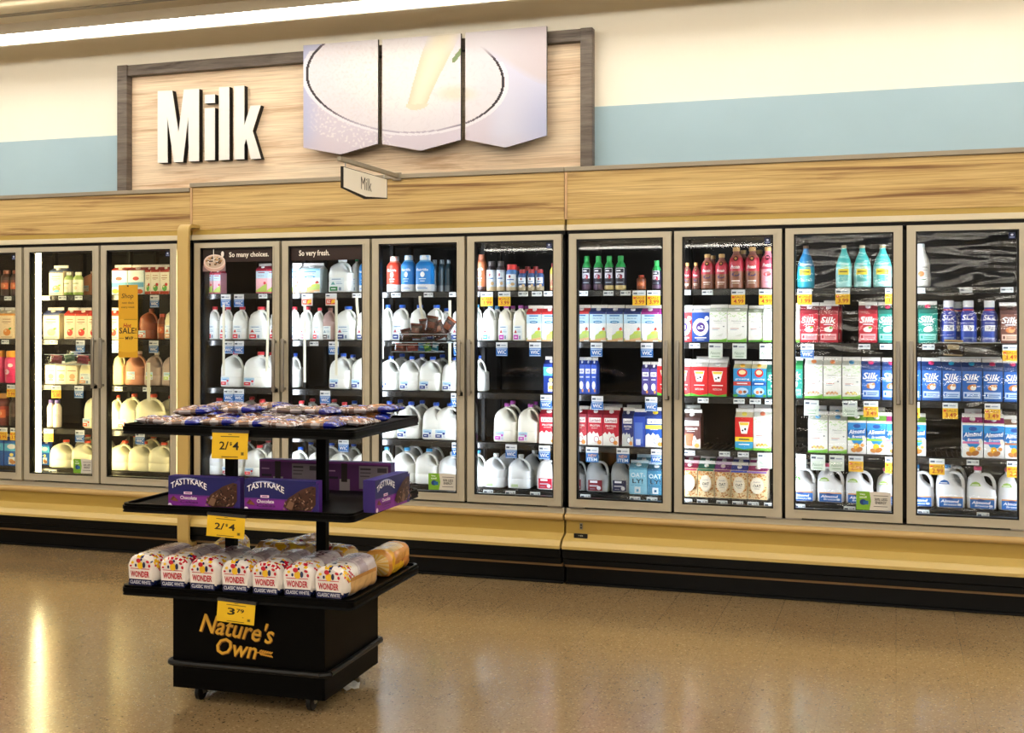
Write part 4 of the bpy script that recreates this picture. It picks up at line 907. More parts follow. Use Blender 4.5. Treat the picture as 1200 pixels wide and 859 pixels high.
 'b_green': ('juice_bottle', 'dark protein drink bottle with green cap', 'bottle', lambda: bottle(PB, .225, .066, [(0,'#584058'),(.16,'#2a2436'),(.66,'#2c9c50'),(.8,'#34b058')], '#38b45c', .84, B_green)),
 'b_greeny': ('juice_bottle', 'dark drink bottle with cream foot and green cap', 'bottle', lambda: bottle(PB, .225, .066, [(0,'#d8c080'),(.13,'#241f30'),(.66,'#2c9c50'),(.8,'#34b058')], '#38b45c', .84, B_green)),
 'b_prot': ('drink_bottle', 'tall red and brown shake bottle with gold cap', 'bottle', lambda: bottle(PB, .28, .098, [(0,'#8c5840'),(.42,'#b43040'),(.74,'#a06050'),(.8,'#88584c')], '#c8a060', .90, B_prot)),
 'b_prots': ('drink_bottle', 'small red and brown shake bottle with gold cap', 'bottle', lambda: bottle(PB, .175, .055, [(0,'#6c4030'),(.42,'#982834'),(.74,'#804c40')], '#c8a060', .88, B_prot)),
 'b_protp': ('drink_bottle', 'tall pink shake bottle with gold cap', 'bottle', lambda: bottle(PB, .28, .098, [(0,'#f0a8b4'),(.46,'#c03c54'),(.74,'#e08090')], '#c8a060', .90, B_protp)),
 'b_teal': ('drink_bottle', 'pale teal plant milk bottle', 'bottle', lambda: bottle(PT, .262, .108, [(0,'#a8e0dc'),(.5,'#50c8c4')], '#c8b48c', .93, B_teal)),
 'b_teald': ('drink_bottle', 'deep teal blue plant milk bottle', 'bottle', lambda: bottle(PT, .262, .108, [(0,'#28a0bc'),(.5,'#1c6c98')], '#705038', .93, B_teal)),
 'b_calif': ('drink_bottle', 'white curvy almond milk bottle', 'bottle', lambda: bottle([(0,.8),(.03,.95),(.2,1),(.36,.88),(.5,.92),(.66,.76),(.8,.45),(.9,.33),(.99,.33)], .285, .115, [(0,'#ece8e0')], '#d8dcd8', .91, B_calif)),
 'b_fred': ('milk_bottle', 'red and white filtered milk bottle with white cap', 'bottle', lambda: bottle(PW, .24, .085, [(0,'#e8ecee'),(.2,'#d8402c'),(.82,'#e89078')], '#e4e8ea', .87, B_fair('#d8402c'), sq=3.2)),
 'b_fblue': ('milk_bottle', 'blue and white filtered milk bottle with white cap', 'bottle', lambda: bottle(PW, .24, .09, [(0,'#e8ecee'),(.2,'#1c80d0'),(.82,'#78b8e8')], '#e4e8ea', .87, B_fair('#1c80d0'), sq=3.2)),
 'b_fshade': ('milk_bottle', 'shade-darkened blue milk bottle behind the front one', 'bottle', lambda: bottle(PW, .24, .09, [(0,'#707880'),(.2,'#2c4450')], '#8494a0', .87, None, sq=3.2)),  # the blue bottle again, shade of the deep shelf put into its colours
 'b_fbrown': ('milk_bottle', 'brown chocolate milk bottle', 'bottle', lambda: bottle(PW, .27, .075, [(0,'#3c2420'),(.12,'#a8603c'),(.8,'#8c5038')], '#98583c', .87, B_fair('#5c3428'), sq=3.2)),
 'b_small': ('drink_bottle', 'small dark-necked drink bottle with pale label', 'bottle', lambda: bottle(PW, .17, .062, [(0,'#d0b890'),(.14,'#c4d0dc'),(.7,'#3c3438')], '#4c4444', .84, B_small)),
 'b_redcap': ('drink_bottle', 'small blue-white bottle with red cap', 'bottle', lambda: bottle(PW, .17, .075, [(0,'#c8b898'),(.14,'#c0d8ec'),(.5,'#5888c4')], '#d83430', .80, B_small)),
 'b_redcap_shade': ('drink_bottle', 'small shade-darkened blue bottle with red cap', 'bottle', lambda: bottle(PW, .14, .06, [(0,'#a89878'),(.2,'#2c4c80')], '#982424', .82, B_small)),  # red-capped bottle with darker colours standing for shade further back
 'b_nesq': ('drink_bottle', 'pink and yellow milk drink bottle with red cap', 'bottle', lambda: bottle(PW, .19, .065, [(0,'#f0a888'),(.3,'#f0c8a0'),(.6,'#f0d860')], '#d84858', .86, B_nesq)),
 'b_silk': ('drink_bottle', 'royal blue protein drink bottle with white cap', 'bottle', lambda: bottle([(0,.9),(.02,1),(.62,1),(.70,.86),(.78,.62),(.84,.56),(.99,.56)], .248, .098, [(0,'#2c4cb0'),(.42,'#20349c'),(.76,'#c04050'),(.80,'#20349c')], '#e4e6ea', .84, B_silkp)),
 'b_tea': ('drink_bottle', 'amber brown iced tea bottle', 'bottle', lambda: bottle(PW, .2, .07, [(0,'#8c4824'),(.6,'#6c3018')], '#b04430', .88, B_tea)),
 'b_teab': ('juice_jug', 'large amber tea jug', 'juice jug', lambda: jug(.14, .25, '#984c2c', '#904028', J_lab('#c8503c', '#a04030'))),
 'b_pink': ('drink_bottle', 'hot pink juice bottle with orange cap', 'bottle', lambda: bottle(PW, .26, .095, [(0,'#d82868'),(.45,'#e84880'),(.8,'#e83070')], '#f0a030', .80, B_pink)),
 'b_red': ('drink_bottle', 'dark red juice bottle with brown cap', 'bottle', lambda: bottle(PW, .24, .095, [(0,'#702018'),(.3,'#a03828'),(.6,'#602018')], '#b07830', .84, B_tea)),
 'b_dark': ('drink_bottle', 'dark brown drink bottle with copper cap', 'bottle', lambda: bottle(PW, .20, .08, [(0,'#3c2018'),(.3,'#6c3424'),(.6,'#44281c')], '#8c4830', .86, B_tea)),
 'b_gw': ('drink_bottle', 'green and white smoothie bottle', 'bottle', lambda: bottle(PW, .20, .08, [(0,'#8cb048'),(.12,'#ecead8'),(.66,'#a8c070')], '#ece8d8', .86, lambda a: (a.q(-.3,.3,.48,.52,'#90a860'), a.e(0,.3,.2,.08,'#e8c8a8')))),
 'b_white': ('drink_bottle', 'pinkish white drinkable yogurt bottle', 'bottle', lambda: bottle(PW, .22, .075, [(0,'#e8dcd0')], '#7868b0', .88, lambda a: a.q(-.3,.3,.4,.5,'#d8c0b8'))),
 'choco_blk': ('drink_bottle', 'black bottle of dark drink', 'bottle', lambda: bottle(PW, .24, .09, [(0,'#241c18'),(.4,'#3c2c24')], '#302420', .86, lambda a: a.q(-.3,.3,.3,.4,'#544438'))),
 'can_blue': ('milk_carton', 'narrow royal blue carton', 'carton', lambda: carton('#2c50b8', '#2848a8', '#e0e4f0', A_box('#2c54bc', '#2040a0', 'milk'))),
 'can_purple': ('milk_carton', 'narrow purple and white carton', 'carton', lambda: carton('#484080', '#3c3470', '#e0e0ec', A_box('#504890', '#302860', 'milk'))),
}
_model = {}
PROD = []
def model(k):
    if k not in _model:
        parts, w, h = KINDS[k][3]()
        _model[k] = ([(n, m.mesh(n, mt)) for n, m, mt in parts], w, h)
        import bmesh
        for n, me in _model[k][0]:
            if n in ('jug_body', 'bottle', 'cap'):
                bm = bmesh.new(); bm.from_mesh(me); bmesh.ops.recalc_face_normals(bm, faces=bm.faces); bm.to_mesh(me); bm.free()
    return _model[k]
def doorof(x):
    for i, (a, b, s) in enumerate(DOORS):
        if a-2 <= x <= b+1.5: return i
    return min(range(len(DOORS)), key=lambda i: abs((DOORS[i][0]+DOORS[i][1])/2-x))
rj = random.Random(11)
def put(k, x0, x1, hp, row, back=0, dz=0):
    """k between pixel columns x0..x1, hp pixels tall, on shelf row; back = how far behind the front line"""
    parts, w, h = model(k); Y = YP_ + back
    xa, xb = PX(x0, Y), PX(x1, Y); W = xb-xa; hh = hp*MPP((x0+x1)/2, Y)
    sx = W/w; sz = hh/h
    X = (xa+xb)/2; r = rj.uniform(-.02, .02)
    t = thing(KINDS[k][0], (X, Y, ROWZ[row-1]+dz)); t.rotation_euler.z = r
    for n, me in parts:
        o = link(n, me, t); 
    t.scale = (sx, min(1.15, max(.8, sx)), sz)
    PROD.append((t, k, doorof((x0+x1)/2), row, 1 if back > .05 else 0, X))
    return t
def runs(k, row, hp, *spans, back=0):
    for a, b in spans: put(k, a, b, hp, row, back)
# ------------------------------------------------------------ stock the shelves
R = runs
# first door
R('b_dark', 1, 30, (-14, -3), (-2, 9), (9.5, 19.5)); R('oj_orange', 2, 37, (-18, -1), (0, 16), (16.5, 32)); R('b_pink', 3, 38, (-16, 0), (1.5, 17))
R('b_red', 4, 38, (-10, 6)); R('choco_blk', 4, 36, (7, 20)); R('blue_straw', 5, 36, (-14, 4), (5, 22))
# second door
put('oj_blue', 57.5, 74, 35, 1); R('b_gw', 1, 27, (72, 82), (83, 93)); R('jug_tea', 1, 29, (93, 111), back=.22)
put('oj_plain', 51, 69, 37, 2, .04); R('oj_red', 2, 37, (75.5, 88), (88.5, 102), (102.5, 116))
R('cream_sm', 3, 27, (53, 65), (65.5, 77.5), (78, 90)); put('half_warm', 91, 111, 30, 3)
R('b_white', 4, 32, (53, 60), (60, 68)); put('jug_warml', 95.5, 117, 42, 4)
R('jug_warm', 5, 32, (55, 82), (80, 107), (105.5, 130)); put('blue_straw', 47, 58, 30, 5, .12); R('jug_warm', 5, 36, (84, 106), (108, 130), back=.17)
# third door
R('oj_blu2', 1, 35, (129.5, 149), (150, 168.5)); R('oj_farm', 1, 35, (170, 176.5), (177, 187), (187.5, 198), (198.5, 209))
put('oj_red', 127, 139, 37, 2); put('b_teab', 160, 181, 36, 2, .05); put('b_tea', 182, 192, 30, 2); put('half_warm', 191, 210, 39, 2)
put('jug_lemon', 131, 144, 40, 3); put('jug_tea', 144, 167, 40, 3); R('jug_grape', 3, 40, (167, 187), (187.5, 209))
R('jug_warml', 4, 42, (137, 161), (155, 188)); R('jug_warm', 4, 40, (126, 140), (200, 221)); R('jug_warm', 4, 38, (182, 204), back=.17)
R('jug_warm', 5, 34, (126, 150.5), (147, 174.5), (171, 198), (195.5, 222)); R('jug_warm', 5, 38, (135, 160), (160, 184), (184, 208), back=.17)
# fourth door
R('pink', 1, 30, (240.5, 249), (249.5, 258.5)); R('pink', 1, 35, (300, 312.8), (313, 325))
R('half_red', 2, 39, (240.5, 255), (256, 270.5), (271, 287.5), (289.5, 313), (314.5, 330))
R('jug_red', 3, 42, (256.5, 281), (282.5, 314)); put('jug_red', 300, 324, 40, 3, .17)
R('jug_red', 4, 40, (236, 262), (262, 287), (288, 313), (312, 336)); R('jug_red', 4, 40, (249, 274), (277, 300), back=.17)
R('jug_red', 5, 36, (232, 258), (258, 284), (284, 310), (309, 334)); R('jug_red', 5, 39, (246, 270), (270, 296), (296, 320), back=.17)
# fifth door
R('nat_green', 1, 35, (338, 350.5), (351.5, 375)); put('half_green', 383.5, 410, 40, 1); put('half_greenc', 410.5, 419, 40, 1, .06); put('b_fblue', 419, 431, 40, 1)
R('half_red', 2, 39, (335, 349), (349.5, 364.5)); put('half_red', 365.5, 377.5, 38, 2); put('half_choc', 377, 391, 38, 2, .01); put('half_blue', 392, 415.5, 40, 2); put('half_blue', 416, 435, 39, 2)
R('jug_blue', 3, 42, (383.5, 409), (409, 435)); put('jug_blue', 333, 350, 40, 3, .1); put('jug_blue', 396, 420, 39, 3, .17)
R('jug_red', 4, 40, (336, 359), (361, 385), (386, 410)); R('jug_blue', 4, 40, (411, 436)); R('jug_red', 4, 40, (348, 372), (374, 398), back=.17); R('jug_blue', 4, 39, (398, 422), back=.17)
R('jug_blue', 5, 36, (334, 358), (358, 382), (384, 408), (410, 434)); R('jug_blue', 5, 39, (346, 370), (371, 395), (397, 421), back=.17)
# sixth door
put('b_fred', 451.5, 467, 42, 1); R('b_fblue', 1, 43, (468, 483.5), (485, 505)); R('b_fshade', 1, 38, (503, 511), (512, 519), (520, 527), back=.12)
put('b_fbrown', 534, 544, 40, 1)
R('half_blue', 2, 42, (444, 459), (458, 477.5), (479, 497.5), (498, 518), (528, 546)); put('half_blue', 513, 528, 38, 2, .1)
R('jug_blue', 3, 40, (441, 466), (466, 490), (489, 515), (516, 542)); R('jug_blue', 3, 41, (454, 478), (478, 502), (502, 526), back=.17)
R('jug_blue', 4, 43, (440, 463), (463, 490), (493, 519), (507, 538)); R('jug_blue', 4, 42, (452, 476), (478, 502), back=.17)
R('jug_lb', 5, 41, (438, 459), (458, 485), (484, 511)); put('jug_water', 511, 540, 38, 5); R('jug_lb', 5, 45, (450, 473), (470, 494), (494, 518), back=.17)
# seventh door
put('b_fbrown', 556.5, 568, 43, 1); R('b_small', 1, 35, (568.5, 580), (580.5, 590.5)); R('b_redcap', 1, 31, (591, 604.5)); R('b_redcap_shade', 1, 25, (606, 616), (617, 626), (627, 636)); R('b_redcap_shade', 1, 29, (599, 608), (613, 621), (623, 631), back=.12); put('b_nesq', 643, 653, 32, 1)
R('half_lb', 2, 43, (549, 564), (564, 580)); R('half_purple', 2, 42, (583, 599), (600, 616)); R('nat_red', 2, 42, (617, 634), (634.5, 651.5)); R('half_lb', 2, 41, (573, 588), back=.12); R('half_purple', 2, 41, (591, 606), (608, 622), back=.12)
put('lac_dark', 637, 654, 43, 3); put('jug_blue', 551, 568, 42, 3, .06)
R('jug_purple', 4, 45, (577, 604), (605, 631)); put('lac_red', 632, 652.5, 43, 4); R('jug_purple', 4, 45, (585, 610), (613, 636), back=.17)
put('jug_lb', 545, 568, 42, 5); R('jug_water', 5, 39, (565, 590), (594, 620)); put('jug_lac', 627, 653, 40, 5); R('jug_water', 5, 41, (581, 606), (611, 635), back=.17)
# eighth door
R('b_green', 1, 40, (680.5, 692), (694, 706)); put('b_greeny', 707, 718.5, 40, 1); put('b_greeny', 719.5, 732.5, 40, 1); put('b_green', 763, 774, 34, 1); put('b_greeny', 776, 787, 34, 1); put('b_tea', 745, 756, 17, 1)
put('nat_red', 671, 690, 43, 2); R('nat_navy', 2, 43, (691, 710), (710.5, 730), (731, 751)); R('nat_purple', 2, 43, (751.5, 771), (771.5, 790))
R('can_blue', 3, 43, (677.5, 685), (685.5, 692), (692.5, 699)); R('can_purple', 3, 39, (752, 761), (761.5, 770)); put('hor_red', 770, 789, 43, 3)
R('lac_red', 4, 45, (670, 687.5), (688.5, 706), (706.5, 725)); put('lac_navy', 729, 742, 45, 4); put('lac_blue', 742.5, 756, 44, 4); put('lac_yel', 756.5, 778, 46, 4)
R('lac_red', 4, 46, (690, 708), (708, 727), back=.12); put('lac_navy', 733, 750, 46, 4, .12)
put('jug_shade_red', 685, 712, 42, 5); put('jug_shade_navy', 714, 740, 43, 5, .02); put('jug_shade_red', 664, 686, 40, 5, .02); put('oatly', 737.5, 758, 39, 5); put('oatly_d', 758.5, 779, 38, 5); R('oatly', 5, 43, (745, 763), (764, 783), back=.12)
# ninth door
R('b_prots', 1, 31, (800, 809.5), (810.5, 819.5)); R('b_prot', 1, 41, (820, 836), (837, 852.5)); R('b_prot', 1, 49, (853, 871), (872, 890)); put('b_protp', 890.5, 908, 49, 1); R('b_prot', 1, 46, (862, 878), (881, 897), back=.12); put('b_prot', 827, 841, 40, 1, .12)
put('a2_red', 791, 810.5, 43, 2); put('a2_blue', 811, 831, 43, 2); R('org', 2, 44, (831.5, 852), (852.5, 875)); put('org_dark', 877, 894, 43, 2, .01); put('org', 894.5, 914, 44, 2)
R('hor_red', 3, 43, (791, 809), (809.5, 829.5), (830, 851.5)); put('grow_red', 859.5, 880, 42, 3); put('grow_blue', 880.8, 898, 42, 3); put('silk_teal', 898.5, 917, 42, 3); R('hor_red', 3, 45, (815, 834), (834, 853), back=.12)
put('lac_brown', 800, 821, 45, 4); put('hor_blue', 861.5, 882.5, 48, 4); R('org_oats', 4, 49, (883, 904), (905, 925)); R('lac_brown', 4, 48, (800, 819), back=.12); R('hor_blue', 4, 50, (864, 882), back=.12); R('org_oats', 4, 51, (884, 903), back=.12)
for k, a, b in (('oat_maroon', 798, 817.5), ('oat_green', 818, 836.8), ('oat_purple', 837.3, 856.3), ('oat_blue', 856.8, 876), ('oat_mag', 876.5, 899)): put(k, a, b, 42, 5); put(k, a+2, b+1, 46, 5, .12); put(k, a+3, b+1, 50, 5, .22)
# tenth door
put('b_teald', 933.5, 954, 50, 1); R('b_teal', 1, 50, (979, 998.5), (1000, 1021), (1023, 1046))
put('org', 920, 937, 46, 2); R('silk_red', 2, 47, (937.5, 959), (960, 982)); put('silk_red', 1006, 1028, 48, 2); put('silk_teal', 1029, 1051, 48, 2); put('silk_red', 965, 986, 49, 2, .11)
put('silk_green', 920, 940.5, 48, 3); R('org_or', 3, 49, (943, 964), (965, 986)); put('org_bl', 987, 1008.5, 49, 3); R('silk_blue', 3, 49, (1009.5, 1031.5), (1033.5, 1055))
R('org_bl', 4, 48, (947, 970), (971, 992.5)); R('alm_green', 4, 49, (993.5, 1015), (1016, 1038.5)); put('alm_pink', 1039, 1059, 49, 4); R('org_bl', 4, 52, (948, 968), (972, 990), back=.12); put('alm_green', 996, 1014, 52, 4, .12); put('alm_green', 1018, 1037, 52, 4, .12)
put('alm_tealj', 924, 955.5, 45, 5); R('alm_pinkj', 5, 45, (957, 989.5), (990.5, 1023.5)); put('alm_pinkj', 1027, 1058, 42, 5, .02); put('alm_tealj', 932, 960, 48, 5, .17)
# eleventh door
put('b_calif', 1068, 1091.5, 51, 1)
put('silk_teal', 1054, 1073, 48, 2); put('silk_teal', 1076, 1098.5, 49, 2); R('b_silk', 2, 50, (1102, 1122), (1125, 1145.5), (1150, 1170)); put('silk_brown', 1172, 1196, 48, 2, -.01); put('b_silk', 1114, 1132, 48, 2, .12)
R('silk_blue', 3, 50, (1057, 1079), (1080, 1103), (1151.5, 1175), (1176, 1199)); R('silk_bluec', 3, 50, (1103.8, 1126.5), (1127, 1150.8))
put('alm_green', 1063, 1085, 49, 4); R('alm_pink', 4, 51, (1128, 1152), (1153, 1177)); put('alm_brown', 1177.5, 1200, 50, 4); R('alm_pink', 4, 54, (1131, 1151), (1155, 1175), back=.12)
put('alm_bluej', 1060, 1095, 48, 5); put('alm_bluej', 1097, 1132, 50, 5); put('alm_pinkj', 1133.5, 1169, 49, 5); put('alm_pinkj', 1170.5, 1205, 49, 5); put('alm_bluej', 1102, 1134, 52, 5, .17)

# labels that single each product out
OR = ['first', 'second', 'third', 'fourth', 'fifth', 'sixth', 'seventh', 'eighth']
grp = {}
for p in PROD: grp.setdefault((KINDS[p[1]][1], p[2], p[3], p[4]), []).append(p)
for (desc, dr, row, back), L_ in grp.items():
    L_.sort(key=lambda p: p[5])
    for n, p in enumerate(L_):
        nm = desc
        if len(L_) > 1: nm = desc + ', ' + OR[n] + ' from left'
        if back: nm += ', back row'
        lab = '%s, %s shelf, %s door' % (nm, ROWNAME[row-1], DOORNAME[dr])
        w = lab.split()
        if len(w) > 16: lab = lab.replace(' from left', '')
        tag(p[0], lab, KINDS[p[1]][2], '%ss in the dairy coolers' % KINDS[p[1]][0].replace('_', ' '))

# ------------------------------------------------------------ price tags on the shelf fronts
TAGS = []
YT = YP_ - .047
def ptag(kind, x, row, txt=''):
    key = (kind, txt)
    if key not in _model:
        parts = []
        if kind == 'small':
            m = MB(); w, h = .066, .030; m.box(-w/2, w/2, 0, .002, -h, 0, '#e0e4e6'); m.quad(-w*.44, -w*.12, -h*.62, -h*.3, 0, '#505a68'); m.quad(-w*.05, w*.1, -h*.5, -h*.35, 0, '#8c98a4'); m.text('1.99', w*.28, -h*.45, w*.3, h*.45, 0, '#484c54', .02); parts = [('card', m)]
        elif kind == 'wic':
            m = MB(); w, h = .076, .038; m.box(-w/2, w/2, 0, .002, -h, 0, '#dfe3e6'); m.quad(-w*.44, -w*.14, -h*.65, -h*.35, 0, '#505a68'); m.quad(-w*.06, w*.36, -h*.6, -h*.42, 0, '#98a4b0')
            q = MB(); q.box(-w/2, w/2, -.001, .001, -.088, -h*.92, '#2868b4'); q.quad(-w*.46, w*.46, -.045, -.040, -.001, '#c8dcf0'); q.text('WIC', 0, -.062, w*.78, .024, -.001, '#fbfbfb', .014); q.quad(-w*.46, w*.46, -.086, -.081, -.001, '#c0d4ec'); parts = [('card', m), ('coupon', q)]
        elif kind == 'new':
            m = MB(); w, h = .08, .038; m.box(-w/2, w/2, 0, .002, -h, 0, '#dfe3e6'); m.quad(-w*.44, -w*.14, -h*.65, -h*.35, 0, '#505a68'); m.quad(-w*.06, w*.36, -h*.6, -h*.42, 0, '#98a4b0')
            q = MB(); q.box(-w/2, w/2, -.001, .001, -.094, -h*.92, '#2c6cac'); q.text('NEW', .002, -.052, w*.66, .018, -.001, '#f0b080', .014); q.text('ITEM', 0, -.076, w*.8, .02, -.001, '#e0ecf4', .014); parts = [('card', m), ('coupon', q)]
        elif kind == 'sale':
            m = MB(); w, h = .082, .034; m.box(-w/2, w/2, 0, .002, -h, 0, '#dfe3e6'); m.quad(-w*.44, -w*.14, -h*.65, -h*.35, 0, '#505a68'); m.quad(-w*.06, w*.36, -h*.6, -h*.42, 0, '#98a4b0')
            q = MB(); q.box(-w/2, w/2, -.001, .001, -.092, -h*.92, '#f0c030'); q.text('SALE', w*.08, -.045, w*.66, .014, -.001, '#a05828', .01); q.quad(-w*.44, -w*.26, -.052, -.04, -.001, '#d85028'); q.text(txt or '3.99', w*.04, -.070, w*.72, .026, -.001, '#b02c1c', .014); parts = [('card', m), ('coupon', q)]
        elif kind == 'green':
            m = MB(); w, h = .084, .04; m.box(-w/2, w/2, 0, .002, -h, 0, '#dfe6e4'); m.quad(-w*.44, -w*.14, -h*.6, -h*.3, 0, '#505a68'); m.quad(-w*.06, w*.36, -h*.6, -h*.42, 0, '#98a4b0')
            q = MB(); q.box(-w/2, w/2, -.001, .001, -.092, -h*.92, '#dce8dc'); q.text('Nature', 0, -.058, w*.7, .018, -.001, '#78987c', .0, .3); q.quad(-w*.3, w*.3, -.082, -.076, -.001, '#a0bca0'); parts = [('card', m), ('coupon', q)]
        elif kind == 'orange':
            m = MB(); w, h = .08, .03; m.box(-w/2, w/2, 0, .002, -h, 0, '#dfe3e6'); m.quad(-w*.44, -w*.14, -h*.65, -h*.35, 0, '#505a68')
            q = MB(); q.box(-w/2, w/2, -.001, .001, -.082, -h*.92, '#e8d8cc'); q.quad(-w*.46, w*.4, -.074, -.038, -.001, '#e04c34'); q.poly([(0, -.07), (w*.4, -.06), (w*.36, -.04), (w*.06, -.046)], -.001, '#f8c020'); q.text('EZ', -w*.2, -.055, w*.3, .018, -.001, '#f8f0e8', .02); parts = [('card', m), ('coupon', q)]
        _model[key] = [(n, m.mesh(n, M['print'], 0)) for n, m in parts]
    X = PX(x, YT); t = thing('price_tag', (X, YT, ROWZ[row-1]-.008), rz=rj.uniform(-.05, .05))
    for n, me in _model[key]: link(n, me, t)
    D_ = {'small': 'small white price tag', 'wic': 'white price tag with blue WIC card', 'new': 'blue and white new item tag', 'sale': 'yellow sale price tag' + (' reading ' + txt if txt else ''), 'green': 'white tag with pale green lettering', 'orange': 'white price tag with orange coupon'}[kind]
    TAGS.append((t, D_, doorof(x), row, X))
for row, x0 in ((1, (9,)), (2, (6,))): [ptag('small', x, row) for x in x0]
ptag('sale', 13, 3); ptag('sale', 3, 4); ptag('sale', 17, 4)
for x in (54, 73, 92): ptag('small', x, 1)
ptag('small', 63, 2); ptag('wic', 94, 2); ptag('sale', 66, 3, '5.00'); ptag('wic', 92.5, 3); ptag('sale', 57, 4); ptag('wic', 93.5, 4); ptag('small', 62, 5)
ptag('small', 152, 1); ptag('wic', 181, 1); ptag('wic', 135, 2); ptag('wic', 180, 2); ptag('small', 139, 3); ptag('small', 172, 3); ptag('wic', 164, 4)
ptag('wic', 264.5, 1); ptag('wic', 280, 1); ptag('small', 308, 1); ptag('wic', 268, 2); ptag('wic', 280, 2); ptag('wic', 268, 3); ptag('wic', 280, 3); ptag('small', 253, 5)
ptag('orange', 360, 1); ptag('orange', 388, 1); ptag('small', 418, 1); ptag('small', 368, 2); ptag('wic', 391, 2); ptag('wic', 381, 3); ptag('wic', 402.5, 4)
ptag('small', 464, 1); ptag('small', 502, 1); ptag('small', 532, 1); ptag('small', 465, 2); ptag('wic', 538, 2); ptag('wic', 535, 3); ptag('wic', 536, 4)
ptag('sale', 570.5, 1); ptag('sale', 591, 1); ptag('small', 613, 1); ptag('small', 629, 1); ptag('small', 643, 1); ptag('wic', 588, 2); ptag('wic', 627, 2); ptag('wic', 640, 3); ptag('wic', 599, 4); ptag('wic', 638, 4)
for x in (572, 598, 627): ptag('small', x, 5)
ptag('small', 683, 1); ptag('small', 713, 1); ptag('small', 733, 1); ptag('sale', 749, 1); ptag('sale', 766, 1); ptag('wic', 699, 2); ptag('wic', 758, 2); ptag('wic', 700, 3); ptag('wic', 763, 3); ptag('new', 694, 4); ptag('new', 730, 4); ptag('wic', 770, 4); ptag('small', 686, 5); ptag('small', 744, 5); ptag('small', 764, 5)
ptag('small', 803, 1); ptag('small', 829, 1); ptag('sale', 865, 1, '4.99'); ptag('sale', 897.5, 1, '4.99'); ptag('small', 814, 2); ptag('green', 838.5, 2); ptag('green', 866.5, 2); ptag('green', 898.5, 2); ptag('small', 824, 3); ptag('small', 866, 3); ptag('small', 885, 3); ptag('small', 903, 3)
ptag('small', 808, 4); ptag('small', 849, 4); ptag('small', 871, 4); ptag('green', 896, 4)
for x in (805, 823, 846, 864.5, 882.5, 902): ptag('small', x, 5)
ptag('sale', 943, 1, '3.99'); ptag('sale', 987.5, 1, '3.99'); ptag('sale', 1046, 1, '3.99'); ptag('wic', 946, 2); ptag('small', 1013, 2); ptag('small', 1038, 2); ptag('green', 951, 3); ptag('green', 996, 3); ptag('sale', 1020.5, 3, '3.49')
ptag('green', 936, 4); ptag('green', 958.5, 4); ptag('green', 980.5, 4); ptag('sale', 1003, 4, '2.99'); ptag('sale', 1046, 4, '2.99'); ptag('small', 937, 5); ptag('small', 995.5, 5)
ptag('small', 1077, 1); ptag('small', 1132, 1); ptag('small', 1180, 1); ptag('small', 1088, 2); ptag('sale', 1184, 2, '3.49'); ptag('sale', 1069, 3, '3.49'); ptag('sale', 1113.5, 3, '3.49'); ptag('sale', 1163, 3, '3.49'); ptag('sale', 1098, 4, '2.99'); ptag('small', 1140, 4); ptag('sale', 1189, 4, '2.29'); ptag('small', 1082, 5); ptag('small', 1152, 5)
grp = {}
for p in TAGS: grp.setdefault(p[1:4], []).append(p)
for (desc, dr, row), L_ in grp.items():
    L_.sort(key=lambda p: p[4])
    for n, p in enumerate(L_):
        tag(p[0], desc + ('' if len(L_) == 1 else ', %s from left' % OR[n]) + ', under %s shelf, %s door' % (ROWNAME[row-1], DOORNAME[dr]), 'price tag', 'price tags on the cooler shelves')

# ------------------------------------------------------------ white plastic strips hanging inside
rS = random.Random(4); nst = {}
for x, ya, yb, bend in ((237, 352, 392, -3), (262, 357, 440, 0), (314, 352, 436, -2), (357, 357, 448, 0), (394, 352, 440, 0), (418, 348, 398, 9), (448, 350, 420, 0), (492, 347, 380, 6), (527, 352, 430, 0), (174, 425, 470, 0)):
    Yh = D+.135; p = P(x, ya, Yh); q = P(x, yb, Yh); w = .009 if x != 174 else .013
    m = MB(); n = 10; pts = []
    for k in range(n+1):
        t_ = k/n; off = bend*MPP(x, Yh)*(t_**2); pts.append((off, q[1]-p[1] if k == n else (q[1]-p[1])*t_))
    vs = [(o_-w, 0, z) for o_, z in pts]+[(o_+w, 0, z) for o_, z in pts]+[(o_-w, .003, z) for o_, z in pts]+[(o_+w, .003, z) for o_, z in pts]
    N_ = n+1; fs = []
    for k in range(n): fs += [(k, k+1, N_+k+1, N_+k), (2*N_+k, 3*N_+k, 3*N_+k+1, 2*N_+k+1), (k, 2*N_+k, 2*N_+k+1, k+1), (N_+k, N_+k+1, 3*N_+k+1, 3*N_+k)]
    m.add(vs, fs, lin('#e6e2cc')); o = m.build('clip_strip', M['hdpe']); o.location = (p[0], Yh, p[1])
    d_ = doorof(x); nst[d_] = nst.get(d_, 0)+1
    tag(o, 'white plastic strip hanging before the jugs, %s from left in %s door' % (OR[nst[d_]-1], DOORNAME[d_]), 'strip', 'hanging plastic strips')

